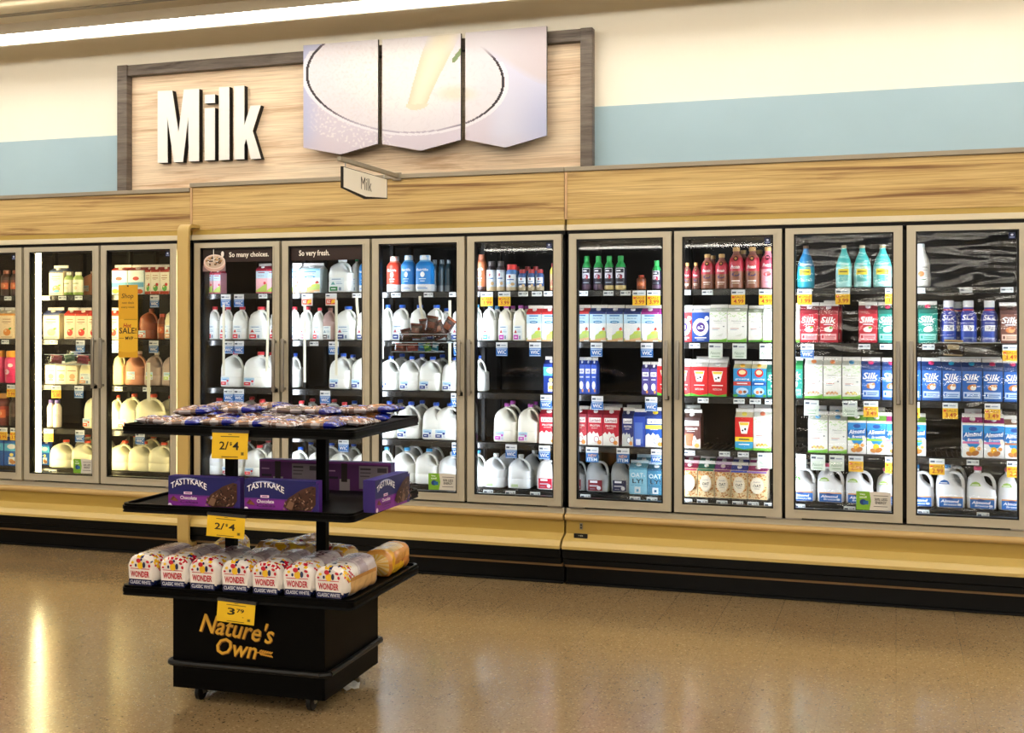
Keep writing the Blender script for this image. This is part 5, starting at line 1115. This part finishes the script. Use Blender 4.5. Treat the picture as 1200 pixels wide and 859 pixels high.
# ------------------------------------------------------------ clear clip-on bins with snacks
def bin_(x0, x1, yt, yb, label, items):
    Yb_ = D+.05; a, zt_ = P(x0, yt, Yb_); b, zb_ = P(x1, yb, Yb_); xc = (a+b)/2
    t = thing('acrylic_bin', (xc, Yb_, zb_), label, 'clear bin'); w = (b-a)/2; h = zt_-zb_; dp = .11; e = .003
    m = MB(); m.box(-w, w, 0, e, 0, h*.75); m.box(-w, w, dp-e, dp, 0, h); m.box(-w, -w+e, 0, dp, 0, h*.85); m.box(w-e, w, 0, dp, 0, h*.85); m.build('bin_body', 'acrylic', t, smooth=0)
    m = MB(); m.box(-w, w, e, dp-e, 0, .004, '#a8b0b4'); m.box(-w, w, -.002, 0, h*.72, h*.76, '#dce4e8'); m.box(-w, w, -.002, 0, 0, h*.05, '#c8d0d4'); m.build('bin_edge', 'plastic', t)
    r = random.Random(len(label))
    for i, (u, v, sw, sh, rot, c1, c2, lab) in enumerate(items):
        q = pouch(sw, sh, c1, c2, r); o = q.build('snack_pouch', 'film'); o.location = (xc+u*w, Yb_+.03+.018*(i % 3), zb_+v*h+sh*.5); o.rotation_euler = (0, rot, 0)
        tag(o, lab, 'snack pouch', 'snack pouches in clear bins')
def pouch(w, h, c1, c2, r):
    m = MB(); n = 10; vs = []; fs = []; cs = []
    for s_ in (-1, 1):
        for i in range(n+1):
            for j in range(n+1):
                u, v = i/n*2-1, j/n*2-1; th = .013*max(0, (1-u**4)*(1-v**4)) * (1+.3*noise.noise(Vector((u*3+w*50, v*3, s_))))
                vs.append((u*w/2, s_*th, v*h/2))
    N_ = (n+1)**2
    for s_ in range(2):
        for i in range(n):
            for j in range(n):
                k = s_*N_+i*(n+1)+j; f = (k, k+n+1, k+n+2, k+1); fs.append(f if s_ == 0 else f[::-1])
                cs.append(c2 if (abs(j-n*.5) < 1.6 and 1 < i < n-2) or j in (0, n-1) else c1)
    m.add(vs, fs, cs); return m
cb_ = '#3c1c16'; cb2 = '#6c3c2c'
names = ['%s dark brown snack pouch in the upper clear bin, sixth door' % o for o in OR]
bin_(468, 524, 388, 402, 'clear bin of dark brown snack pouches hung in sixth door',
     [(-.78, .1, .075, .085, -.2, cb_, '#542c22', names[0]), (-.42, .35, .085, .10, .1, cb_, cb2, names[1]), (-.05, .5, .085, .12, -.1, cb_, cb2, names[2]), (.28, .6, .08, .13, .15, cb_, cb2, names[3]), (.52, .3, .085, .12, -.35, cb_, cb2, names[4]), (.85, .5, .07, .13, .6, cb_, '#8c4c34', names[5])])
names = ['%s snack packet in the low clear bin, sixth door' % o for o in ('brown', 'reddish', 'blue', 'green', 'teal')]
bin_(459, 514, 401, 413, 'shallow clear bin of mixed packets below the pouches, sixth door',
     [(-.7, .1, .08, .05, .1, '#6c2c20', '#a84830', names[0]), (-.25, .1, .08, .05, -.1, '#8c2420', '#c86050', names[1]), (.15, .1, .06, .05, .1, '#2c5ca0', '#58b0e0', names[2]), (.45, .1, .05, .05, -.3, '#2c7c44', '#90c850', names[3]), (.75, .1, .05, .06, .2, '#1c6c80', '#c8e0e8', names[4])])
names = ['%s snack packet in the clear bin, second door' % o for o in ('reddish', 'green', 'blue-white', 'crimson')]
bin_(52, 106, 411, 428, 'clear bin of reddish snack packets hung in second door',
     [(-.6, .1, .10, .06, .1, '#8c2c38', '#b05060', names[0]), (-.1, .2, .09, .06, -.2, '#3c6c50', '#88a888', names[1]), (.1, .6, .09, .035, 0, '#5068b0', '#b8c8e8', names[2]), (.55, .1, .10, .06, .1, '#802430', '#b84858', names[3])])
names = ['%s snack in the clear bin, eleventh door' % o for o in ('brown and white', 'black')]
bin_(1100, 1173, 395, 420, 'clear bin with two snacks hung in eleventh door',
     [(-.52, .1, .10, .09, .05, '#3c2a20', '#d8b888', names[0]), (.3, .1, .17, .065, 0, '#141210', '#2c2620', names[1])])

# yellow shop-deals banner hanging on the third door
Yh = D-.034; a, zt_ = P(138.8, 334, Yh); b, zb_ = P(161.2, 419, Yh); xc = (a+b)/2; w = b-a; h = zt_-zb_
t = thing('sale_banner', (xc, Yh, zb_), 'tall mustard yellow sale banner hanging on third glass door', 'banner')
m = MB(); m.box(-w/2, w/2, 0, .004, 0, h, '#d4a020'); A_ = art_xy(m, w, 0, h, 0)
A_.t('Shop', -.02, .84, .62, .085, '#2c2410', .01, .2); A_.t('new deals', 0, .755, .62, .032, '#382c14', .01); A_.t('every week', 0, .69, .7, .036, '#382c14', .01)
A_.q(-.48, .5, .10, .53, '#e0b02c'); A_.e(.0, .10, .48, .03, '#e0b02c'); A_.q(-.2, .48, .515, .53, '#b08818')
A_.t('Hot', -.02, .44, .4, .06, '#a83818', .03, .2); A_.t('SALE!', 0, .37, .9, .08, '#241c0c', .016); A_.t('MVP', .08, .265, .42, .045, '#2c2410', .02); A_.q(-.46, -.2, .262, .268, '#50421c'); A_.q(.34, .5, .262, .268, '#50421c')
m.build('printed_card', 'print', t); m = MB(); m.ell(0, h*.985, .008, .006, -.001, '#2c2410'); m.lathe([(h*.97, .004), (h*1.0, .004)], lambda z, q: '#b8b8b8', 8, 0, .012); m.build('suction_hook', 'plastic', t)
# ------------------------------------------------------------ bakery rack on castors
S9 = D/7.7
CX, CY, CR = -2.83*S9, 5.04*S9, math.radians(2.2)
cart = thing('bakery_rack', (CX, CY, 0), 'black wheeled three-tier bakery display rack standing before the coolers', 'display rack', rz=CR)
def cbuild(m, name, mat='cart', par=None, **k): return m.build(name, mat, par or cart, **k)
BW, BD = .385*S9*1.0, .31*S9
ZB0, ZB1 = .062, .49*S9
m = MB(); m.box(-BW, BW, -BD, BD, .085, ZB1)
m.box(-BW, BW, -BD, -BD+.012, ZB0, .09); m.box(-BW, BW, BD-.012, BD, ZB0, .09); m.box(-BW, -BW+.012, -BD, BD, ZB0, .09); m.box(BW-.012, BW, -BD, BD, ZB0, .09); cbuild(m, 'base_cabinet')
zr = .178*S9+.008
m = MB()
def rrect(w, d, r, z, n=5):
    p = []
    for cx, cy, a0 in ((w-r, -d+r, -PI/2), (w-r, d-r, 0), (-w+r, d-r, PI/2), (-w+r, -d+r, PI)):
        for k in range(n+1): a = a0+PI/2*k/n; p.append((cx+r*math.cos(a), cy+r*math.sin(a), z))
    return p
m = MB(); pth = rrect(BW+.016, BD+.016, .03, zr); m.tube(pth+[pth[0]], .013, '#0c0c0d', 8); cbuild(m, 'bumper_rail', 'black')
TW, TD = .565*S9+.022, .43*S9
TCY = .06*S9; TCX = -.040
def tray(z0, z1, name):
    m = MB(); o = rrect(TW, TD, .035, 0); n = len(o); vs = []; rings = [(0, z0, 0), (0, z0+.012, -.004), (0, z0+.012, 0), (0, z1-.01, 0), (0, z1-.01, -.004), (0, z1, -.004), (0, z1, -.016), (0, z1-.012, -.016)]
    for _, z, e in rings:
        for (x, y, _z) in o:
            k = math.hypot(x, y); vs.append((x*(1+e/TW), y*(1+e/TD), z))
    fs = []
    for i in range(len(rings)-1):
        for k in range(n): k2 = (k+1) % n; fs.append((i*n+k, i*n+k2, (i+1)*n+k2, (i+1)*n+k))
    fs.append(tuple(reversed(range(n)))); fs.append(tuple(range((len(rings)-1)*n, len(rings)*n)))
    m.add([(x+TCX, y+TCY, z) for x, y, z in vs], fs, lin('#0a0a0b')); return cbuild(m, name)
TZ = [(.495*S9, .540*S9), (.882*S9, .922*S9), (1.247*S9, 1.292*S9)]
for z0, z1 in TZ: tray(z0, z1, 'tray')
FL = [z1-.0115 for z0, z1 in TZ]
for s_ in (-1, 1):
    m = MB(); x = TCX + s_*.245*S9; m.box(x-.023, x+.023, TCY-.02, TCY+.02, ZB1-.01, TZ[2][0]+.002); cbuild(m, 'post', bevel=.003)
for sx_ in (-1, 1):
    for sy_ in (-1, 1):
        x, y = sx_*(BW-.092)+.008, sy_*(BD-.055)
        wl = MB(); wl.lathe([(-.011, .034), (-.008, .038), (.008, .038), (.011, .034)], lambda z, t: '#141414', 18); wl.v = [(x+vz, y+vx, .038+vy) for vx, vy, vz in wl.v]
        w_ = cbuild(wl, 'castor_wheel', 'black')
        fk = MB(); fk.box(x-.03, x+.03, y-.03, y+.03, .080, .086)
        for q in (-1, 1):
            fk.prism([(-.026, .080), (.026, .080), (.010, .03), (-.010, .03)], 0, .003, '#a8a490')
            k0 = len(fk.v)-8
            for i in range(k0, len(fk.v)): vx, vy, vz = fk.v[i]; fk.v[i] = (x+q*.0165+vy*q, y+vx, vz)
        fk.tube([(x-.02, y, .038), (x+.02, y, .038)], .005, '#b0ac98', 8)
        cbuild(fk, 'castor_fork', 'chrome', w_)
# gold lettering on the base front
m = MB(); y = -BD; w_ = BW*2
def gl(t_, u, z, w, h, c, rot=0, dy=0, b=.03, arc=0, sh=.25): m.text(t_, u, z, w, h, y-.0004, c, b, sh, arc, rot)
gz = ZB1 - .115
for c, dx, dz, bb in (('#7a4c10', .003, -.003, .022), ('#d8a434', 0, 0, .012)):
    gl("Nature's", -.045+dx, gz+dz, .335, .082, c, rot=-.09, b=bb); gl('Own', -.050+dx, gz-.082+dz, .19, .072, c, rot=-.05, b=bb)
for i in range(6):
    for s_ in (-1, 1): m.ell(.062+i*.010, gz-.092+s_*.007-i*.001, .008, .0035, y-.0004, '#c89030', 8, s_*.6)
m.poly([(.045, gz-.095), (.11, gz-.093), (.11, gz-.091), (.045, gz-.090)], y-.0004, '#c89030')
lo = cbuild(m, 'lettering', 'print', fix=False); lo['label'] = 'gold script lettering on the black base'

# yellow price placards
def placard(xa, ya, xb, yb, price, label, tilt=0, z_off=0):
    Yc = CY + (TCY-TD)-.012
    a, zt_ = P(xa, ya, Yc); b, zb_ = P(xb, yb, Yc); xc = (a+b)/2; w = b-a; h = zt_-zb_
    t = thing('price_placard', (xc, Yc, zt_), label, 'price sign', 'yellow price signs on the bakery rack', rz=CR); t.rotation_euler.y = tilt; t.rotation_euler.x = -.06
    m = MB(); m.box(-w/2, w/2, -.001, .001, -h, 0, '#e8bc1c'); A_ = art_xy(m, w, -h, h, -.001)
    A_.q(-.05, .05, .88, .90, '#5c4c10'); A_.q(-.26, .26, .80, .83, '#5c4c10')
    if price == '3.79':
        A_.t('3', -.12, .52, .2, .32, '#1c1808', .02); A_.t('79', .12, .58, .2, .18, '#1c1808', .018); A_.e(.2, .3, .02, .015, '#3c3010')
    else:
        A_.t('2/', -.16, .48, .26, .30, '#1c1808', .018); A_.t('$', .03, .55, .07, .14, '#1c1808', .014); A_.t('4', .17, .48, .17, .30, '#1c1808', .02)
    A_.q(-.22, .24, .06, .09, '#5c4c10'); A_.q(.32, .40, .14, .26, '#8c7418'); A_.q(.34, .38, .16, .24, '#5c4c10')
    m.build('card', 'print', t)
    m = MB(); m.box(-w/2-.003, w/2+.003, -.002, .010, -.006, .006, '#2c2c2c'); m.build('holder', 'plastic', t)
placard(249.5, 505, 290.5, 538.5, '2/4', 'yellow two for four dollars placard clipped to top tray')
placard(244, 602.5, 287, 631, '2/4', 'yellow two for four dollars placard clipped to middle tray', .04)
placard(256, 703, 299, 732, '3.79', 'yellow 3.79 price placard clipped to bottom tray above gold lettering', .05)

cM = Matrix.Translation((CX, CY, 0)) @ Matrix.Rotation(CR, 4, 'Z')
def cput(x, y, z): v = cM @ Vector((x, y, z)); return (v.x, v.y, v.z)
# snack-cake boxes on the middle tray
def cake_box():
    w, h, d = .325, .132, .055; out = []
    m = MB(); m.add([(-w/2,0,0),(w/2,0,0),(w/2,d,0),(-w/2,d,0),(-w/2,0,h),(w/2,0,h),(w/2,d,h),(-w/2,d,h)], [(0,3,2,1),(4,5,6,7),(0,1,5,4),(1,2,6,5),(2,3,7,6),(3,0,4,7)], ['#5c2080', '#3a2a8c', '#4a1c80', '#4c2488', '#70287c', '#30206c'])
    a = art_xy(m, w, 0, h, 0)
    a.q(-.5,.5,0,1,'#14165e'); a.q(-.5,.5,.0,.40,'#7a2490'); a.q(-.5,.5,.38,.42,'#5c2080')
    for k in range(18):
        u = .03+k*.028; a.p([(u, .0), (u+.03, 0), (u+.03, .42+k*.032), (u, .40+k*.031)], '#2c2070') if k > 14 else None
    a.m.text('TASTYKAKE', -.20*w, .68*h, .52*w, .20*h, 0, '#f4f2f8', .016, 0, .9)
    a.m.ring(-.22*w, .60*h, .275*w, .36*h, .004, 0, '#a8b0e0', 24, .30*PI, .70*PI); a.q(-.06,.06,.0,.0001,'#7a2490')
    a.q(-.27,-.15,.44,.52,'#e8c8e8'); a.q(-.25,-.17,.465,.495,'#8c5090'); a.t('Chocolate', -.20,.33,.24,.11,'#f8eef8',.012); a.t('Juniors Cakes' if False else 'Cakes', -.19,.20,.26,.08,'#3c1448',.008); a.q(-.3,-.1,.10,.115,'#501c60')
    a.p([(-.47,.24),(-.42,.38),(-.35,.24)],'#5c3020'); a.p([(-.44,.22),(-.40,.33),(-.34,.2)],'#7c4830'); a.e(-.47,.07,.03,.07,'#e8d8f0')
    r = random.Random(2); a.p([(.05,.20),(.14,.08),(.44,.10),(.5,.3),(.5,.84),(.44,.86),(.3,.74),(.12,.46)],'#46281c')
    for k in range(110):
        u = r.uniform(.08,.48); v = r.uniform(.12,.82)
        if v < .40+(u-.08)*1.1 and v > .12: a.e(u,v,.018,.022,r.choice(['#1c100c','#6c4836','#a07c68','#2c1810','#543828']),r.random()*3,6)
    a.p([(.12,.2),(.2,.12),(.24,.34),(.17,.42)],'#785844')
    out.append(('carton', m, 'print'))
    # back panel, as the boxes on the far side show it
    b = MB(); yb = d; 
    def bq(u0, u1, v0, v1, c): b.lift += .00025; b.add([(-u0*w, yb+b.lift, v0*h), (-u0*w, yb+b.lift, v1*h), (-u1*w, yb+b.lift, v1*h), (-u1*w, yb+b.lift, v0*h)], [(0,1,2,3)], lin(c))
    bq(-.5,.5,0,1,'#5c2868'); bq(-.5,.5,.93,1,'#8c3c98'); bq(.02,.46,.08,.88,'#8c808c'); bq(-.28,-.12,0,.4,'#a89ca0'); bq(-.25,-.16,.3,.95,'#2c1c1c'); bq(.04,.2,.74,.8,'#403840'); bq(.04,.2,.62,.66,'#58505a'); bq(.04,.18,.5,.54,'#58505a'); bq(.3,.44,.66,.82,'#4a424c'); bq(.34,.44,.1,.3,'#302830'); bq(-.46,-.3,.4,.48,'#20102c'); bq(-.46,-.34,.66,.7,'#c090c0')
    bb = MB(); bb.v = b.v; bb.f = b.f; bb.c = b.c
    out.append(('back_print', bb, 'print'))
    return out
cbx = [(n, m.mesh(n, mt)) for n, m, mt in cake_box()]
def cake(x, y, rz, label):
    t = thing('cake_box', cput(x, y, FL[1]), label, 'cake box', 'snack cake boxes on the bakery rack', rz=CR+rz)
    for n, me in cbx: link(n, me, t)
yf = TCY-TD
def onz(px, py, Z):
    d = dirof(px, py); t = (Z-H)/d[2]; v = cM.inverted() @ Vector((d[0]*t, d[1]*t, Z)); return v.x, v.y
def lx(px, yl):          # rack coordinate of a pixel column in the upright plane yl of the rack
    return PX(px, CY+yl) - CX
cake(lx(236, yf+.03), yf+.028, .0, 'purple chocolate cake box facing front, left one of the front pair')
cake(lx(325, yf+.03), yf+.024, -.01, 'purple chocolate cake box facing front, right one of the front pair')
ax, ay = onz(430, 601, FL[1])
cake(ax+.045, ay+.165, PI/2-.06, 'purple chocolate cake box turned sideways at right edge of middle tray')
cake(lx(333, yf+.60), TCY+TD-.035, PI, 'cake box seen from its back, left of the right post')
cake(lx(411, yf+.60), TCY+TD-.035, PI+.02, 'cake box seen from its back, behind the right post')

# bread loaves on the bottom tray
def loaf(w, h, L, style, seed):
    r = random.Random(seed); NA, NL = 60, 48; m = MB()
    dots = []
    for _ in range(52): dots.append((r.uniform(-.6, .6), r.uniform(.72, 1.5), r.uniform(.020, .034), r.choice(['#c01830', '#c01830', '#e8b820', '#1c2c68', '#c01830', '#e8b820'])))
    prof = []
    for i in range(NL+1):
        t = i/NL; y = L*t
        if t < .10: s_ = .80+.20*math.sqrt(1-(1-t/.10)**2); sh = s_
        elif t < .80: s_ = sh = 1.0
        else: q = (t-.80)/.20; s_ = 1-.86*smooth(0, 1, q); sh = 1-.80*smooth(0, 1, q)
        prof.append((y, s_, sh))
    vs = []
    for i, (y, s_, sh) in enumerate(prof):
        for k in range(NA):
            a = 2*PI*k/NA; ca, sa = math.cos(a), math.sin(a); e = 3.6 if sa < 0 else 2.9; q = (abs(ca)**e+abs(sa)**e)**(-1/e)
            x = w/2*s_*q*ca; z = h/2+h/2*sh*q*sa
            if i > NL*.80: z = max(z, .004)*.9 + h*.12*(1-sh)
            nn = noise.noise(Vector((x*28+seed, y*26, z*28)))*.0035 + noise.noise(Vector((x*60, y*50+seed, z*60)))*.0014
            if 0 < i: x += ca*nn; z += sa*nn
            z = max(z, .0005); vs.append((x, y, z))
    fs = []; cs = []
    def col(x, y, z, a):
        t = y/L; u = x/w; v = z/h
        if style == 'wonder':
            if t > .90: c = '#b8a8b0'
            elif sin_ := None: c = 0
            side = abs(u) > .42 and v < .8
            if side and .15 < t < .80 and .12 < v < .62: c = '#d8ac70' if v < .5 else '#c08848'
            elif t > .84: c = '#c8b8b4'
            elif v < .22 and t < .12: c = '#1c2450'
            else:
                c = '#ece6e2' if t < .34 else '#c8bcc0' if noise.noise(Vector((x*18, y*14, seed))) > -.1 else '#a898a0'
                if v > .9 and .32 < t < .80 and abs(u) < .34: c = '#d8ccd0' if (int(t*60) % 3) else '#b8a8b4'
                su = u; sv = v + t*2.2 if v > .5 else v
                if t < .30:
                    for du, dv, dr, dc in dots:
                        if abs(sv-dv) < .09 and ((su-du)/1.5)**2+((sv-dv)/1.7)**2 < dr**2*1.4: c = dc
            return c
        if t > .86: return '#e0c080' if int(a*5) % 2 else '#d8a848'
        if style == 'honey':
            if abs(u) > .40 and .3 < t < .8 and v < .42: return '#e8b420'
            if v > .86 and .2 < t < .66: return '#d8b060' if int(t*40) % 2 else '#f0d8a0'
            if .66 < t < .80: return '#eeb020'
            return '#d89848' if v > .5 else '#c88038'
        n_ = noise.noise(Vector((x*22, y*22, z*22+seed)))
        if n_ > .18: return '#e0a828'
        if n_ < -.3: return '#8c2c38' if seed % 2 else '#e0b438'
        return '#d8c0a8' if n_ > 0 else '#b08050'
    for i in range(NL):
        for k in range(NA):
            k2 = (k+1) % NA; f = (i*NA+k, i*NA+k2, (i+1)*NA+k2, (i+1)*NA+k); fs.append(f)
            p = [vs[j] for j in f]; cx = sum(q[0] for q in p)/4; cy = sum(q[1] for q in p)/4; cz = sum(q[2] for q in p)/4
            cs.append(col(cx, cy, cz, 2*PI*k/NA))
    fs.append(tuple(range(NA))); cs.append('#ece6e2' if style == 'wonder' else '#e0c890'); fs.append(tuple(reversed(range(NL*NA, (NL+1)*NA)))); cs.append('#c8b0a0')
    m.add(vs, fs, cs)
    out = [('wrapper', m, 'film')]
    if style == 'wonder':
        q = MB(); y = -.0008; a = art_xy(q, w, 0, h, y)
        a.q(-.39,.39,.09,.27,'#1c2450'); a.t('CLASSIC WHITE', 0, .18, .70, .10, '#d8dcec', .008); a.q(-.34,.32,.57,.59,'#c01830'); a.t('WONDER', -.01, .42, .64, .19, '#b81830', .03)
        a.e(0,.68,.10,.11,'#e8b820'); a.e(-.06,.82,.08,.07,'#c01830'); a.e(.13,.70,.05,.09,'#1c2450'); a.e(-.15,.68,.035,.05,'#1c2450'); a.e(.04,.86,.035,.04,'#1c2450'); a.e(-.26,.76,.05,.04,'#e8b820',.4); a.e(.26,.80,.06,.04,'#c01830',-.3); a.e(.32,.68,.04,.05,'#c01830',.2); a.e(-.32,.66,.04,.03,'#c01830')
        out.append(('front_print', q, 'film'))
        q = MB(); vs, fs = textmesh('WONDER', .014)
        q.add([(by*.065*-1+.0, .17+bx*.17, h+.0045) for bx, by in vs], fs, lin('#7c1030')); out.append(('top_print', q, 'film'))
    return out
def putloaf(x, y, rz, parts, label, z=None, ry=0, rx=0):
    t = thing('bread_loaf', cput(x, y, FL[0] if z is None else z), label, 'bread loaf', 'packed bread loaves on the bottom tray', rz=CR+rz)
    t.rotation_euler.x = rx; t.rotation_euler.y = ry
    for n, me in parts: link(n, me, t)
def mk(*a): return [(n, m.mesh(n, mt, 60)) for n, m, mt in loaf(*a)]
W1, W2, W3 = mk(.142, .142, .38, 'wonder', 1), mk(.142, .142, .38, 'wonder', 2), mk(.146, .142, .38, 'wonder', 5)
xs = [lx(p, yf) for p in (162, 198, 233, 269, 305, 341, 378)]
ln = ['leftmost', 'second', 'third', 'fourth', 'fifth', 'sixth', 'rightmost']
for i, x in enumerate(xs):
    sc = (W1, W2, W3)[i % 3]
    putloaf(x, yf+.016+(.008 if i % 2 else 0), (-.03, .02, -.02, .03, 0, .02, -.04)[i], sc, ('white bagged bread loaf with red and navy print, %s of the front row' % ln[i]) if 0 < i < 6 else 'white bagged bread loaf with red print at %s end of front row' % ('left' if i == 0 else 'right'))
B1, B2 = mk(.14, .125, .30, 'mixed', 3), mk(.14, .125, .30, 'mixed', 4)
for i, (x, y, rz, g) in enumerate(((-.30, .27, .3, B2), (-.03, .30, -.35, B1), (.12, .28, 1.45, B2), (.30, .33, 1.3, B1))):
    putloaf(TCX+x, TCY+y-.20, rz, g, 'golden brown bread loaf in clear bag, %s of the rear row' % ('first', 'second', 'third', 'fourth')[i], z=FL[0]+(.012 if i in (1, 2) else 0))
HN = mk(.13, .12, .30, 'honey', 7)
putloaf(TCX+TW-.10, TCY+TD-.34+.30, PI+.02, HN, 'golden loaf in clear bag with yellow label at right edge')

# flat wrapped pastries on the top tray
def pastry(c1, c2, blue, seed, two=False):
    r = random.Random(seed); w, d, th = .170, .145, .036; n = 22; m = MB(); vs = []; fs = []; cs = []
    for s_ in (1, -1):
        for i in range(n+1):
            for j in range(n+1):
                u, v = i/n*2-1, j/n*2-1
                k = max(0, (1-abs(u)**3.5))*max(0, (1-abs(v)**3.5)); cr = noise.noise(Vector((u*4+seed, v*4, 0)))*.006 + noise.noise(Vector((u*11+seed, v*9, 3)))*.0028
                z = th/2 + s_*(th/2*k**.5) + (cr if s_ > 0 else 0)*(.3+.7*k)
                vs.append((u*w/2*(1+.02*noise.noise(Vector((v*5, seed, 0)))), v*d/2, max(z, .0006)))
    N_ = (n+1)**2
    for s_ in range(2):
        for i in range(n):
            for j in range(n):
                q = s_*N_+i*(n+1)+j; f = (q, q+n+1, q+n+2, q+1); fs.append(f if s_ == 0 else f[::-1])
                u, v = (i+.5)/n*2-1, (j+.5)/n*2-1; nz = noise.noise(Vector((u*2.6+seed*3, v*3.4, 1)))+.4*noise.noise(Vector((u*9+seed, v*9, 4)))
                if blue and u > .42+.2*v: c = '#101c80' if nz < .3 else '#2840b0'
                elif abs(u) > .9 or abs(v) > .9: c = '#a8a0a4' if nz > -.05 else '#6c5c58'
                elif s_ == 0 and -.2 < v-.4*u < .12 and seed % 3: c = '#3450b8' if nz > 0 else '#d8d8e8'
                elif nz > .34: c = '#d0c4c8'  # pale streaks: film highlights painted into the colour
                else: c = c1 if nz > -.1 else c2
                cs.append(c)
    m.add(vs, fs, cs)
    return m.mesh('wrapped_pastry', M['film'], 60)
PM = [pastry('#9a5c30', '#683818', True, 1), pastry('#a8703c', '#7c4a26', True, 2), pastry('#b8804c', '#8a5830', True, 3), pastry('#4c2c20', '#28160e', False, 4), pastry('#8c5034', '#5c3020', False, 5)]
zt0 = FL[2]; k = 0
desc = {0: 'brown wrapped pastry with blue end', 1: 'tan wrapped pastry', 2: 'golden wrapped pastry with blue end', 3: 'dark chocolate wrapped pastry', 4: 'reddish brown wrapped pastry'}
PR = []
def pst(x, y, z, rz, q): 
    o = link('wrapped_pastry', PM[q]); o.location = cput(TCX+x, TCY+y, z); o.rotation_euler = (r7.uniform(-.05, .05), r7.uniform(-.05, .05), CR+rz); return o
r7 = random.Random(9)
rows = [('front row', -.30, [(-.42, 4), (-.27, 1), (-.11, 2), (.04, 1), (.19, 4), (.36, 2)]), ('middle row', -.10, [(-.38, 3), (-.21, 1), (-.03, 4), (.13, 3), (.30, 1), (.43, 4)]), ('back row', .14, [(-.40, 1), (-.22, 4), (-.05, 3), (.10, 0), (.26, 4), (.42, 2)])]
for rn, y, L_ in rows:
    for i, (x, q) in enumerate(L_):
        o = pst(x*.97, y*S9+r7.uniform(-.02, .02), zt0+.002, r7.uniform(-.25, .25), q)
        tag(o, '%s, %s from left, bottom layer, %s of top tray' % (desc[q], OR[i], rn), 'pastry', 'wrapped pastries on the top tray')
for i, (x, y, q) in enumerate(((-.33, -.14, 0), (-.15, -.04, 1), (.07, .02, 3), (.24, .0, 0), (-.34, .16, 4), (-.12, .18, 0), (.36, .08, 4), (.44, .20, 2))):
    o = pst(x*.97, y*S9, zt0+.038, r7.uniform(-.3, .3), q)
    tag(o, '%s, %s from left in the upper layer of top tray' % (desc[q], OR[i]), 'pastry', 'wrapped pastries on the top tray')

# crumpled receipt on the floor behind the rack, and a few specks of dirt
m = MB(); n = 12; vs = []; fs = []
for s_ in (1, 0):
    for i in range(n+1):
        for j in range(n+1):
            x = (i/n-.5)*.13; y = (j/n-.5)*.10; z = .002+max(0, .016*noise.noise(Vector((x*40, y*40, 0)))+.008) + s_*.0008; vs.append((x, y, z))
N_ = (n+1)**2
for s_ in range(2):
    for i in range(n):
        for j in range(n): q = s_*N_+i*(n+1)+j; f = (q, q+n+1, q+n+2, q+1); fs.append(f if s_ == 0 else f[::-1])
m.add(vs, fs, lin('#e8e6e0')); o = m.build('crumpled_paper', 'matte')
dd = dirof(404, 806); t_ = -H/dd[2]; o.location = (dd[0]*t_, dd[1]*t_, .0); o.rotation_euler.z = .4
tag(o, 'crumpled white paper on floor under right side of black rack', 'paper')
for i, (px, py, lb) in enumerate(((41, 776, 'tiny dark leaf scrap on the floor near the left picture edge'), (176, 781, 'tiny brown crumb on floor left of the rack'), (106, 817, 'tiny brown crumb on floor near bottom left corner'))):
    dd = dirof(px, py); t_ = -H/dd[2]; m = MB(); m.poly([(0, 0)], 0, '#503818') if False else None
    m.prism([(-.012, -.003), (0, -.005), (.013, 0), (.004, .005), (-.010, .003)], 0, .002, '#4c3818'); m.v = [(x, z, y+.0) for x, y, z in m.v]
    o = m.build('floor_crumb', 'matte'); o.location = (dd[0]*t_, dd[1]*t_, 0.0005); o.rotation_euler.z = (1.9, .2, .3)[i]; tag(o, lb, 'crumb', 'crumbs on the floor')
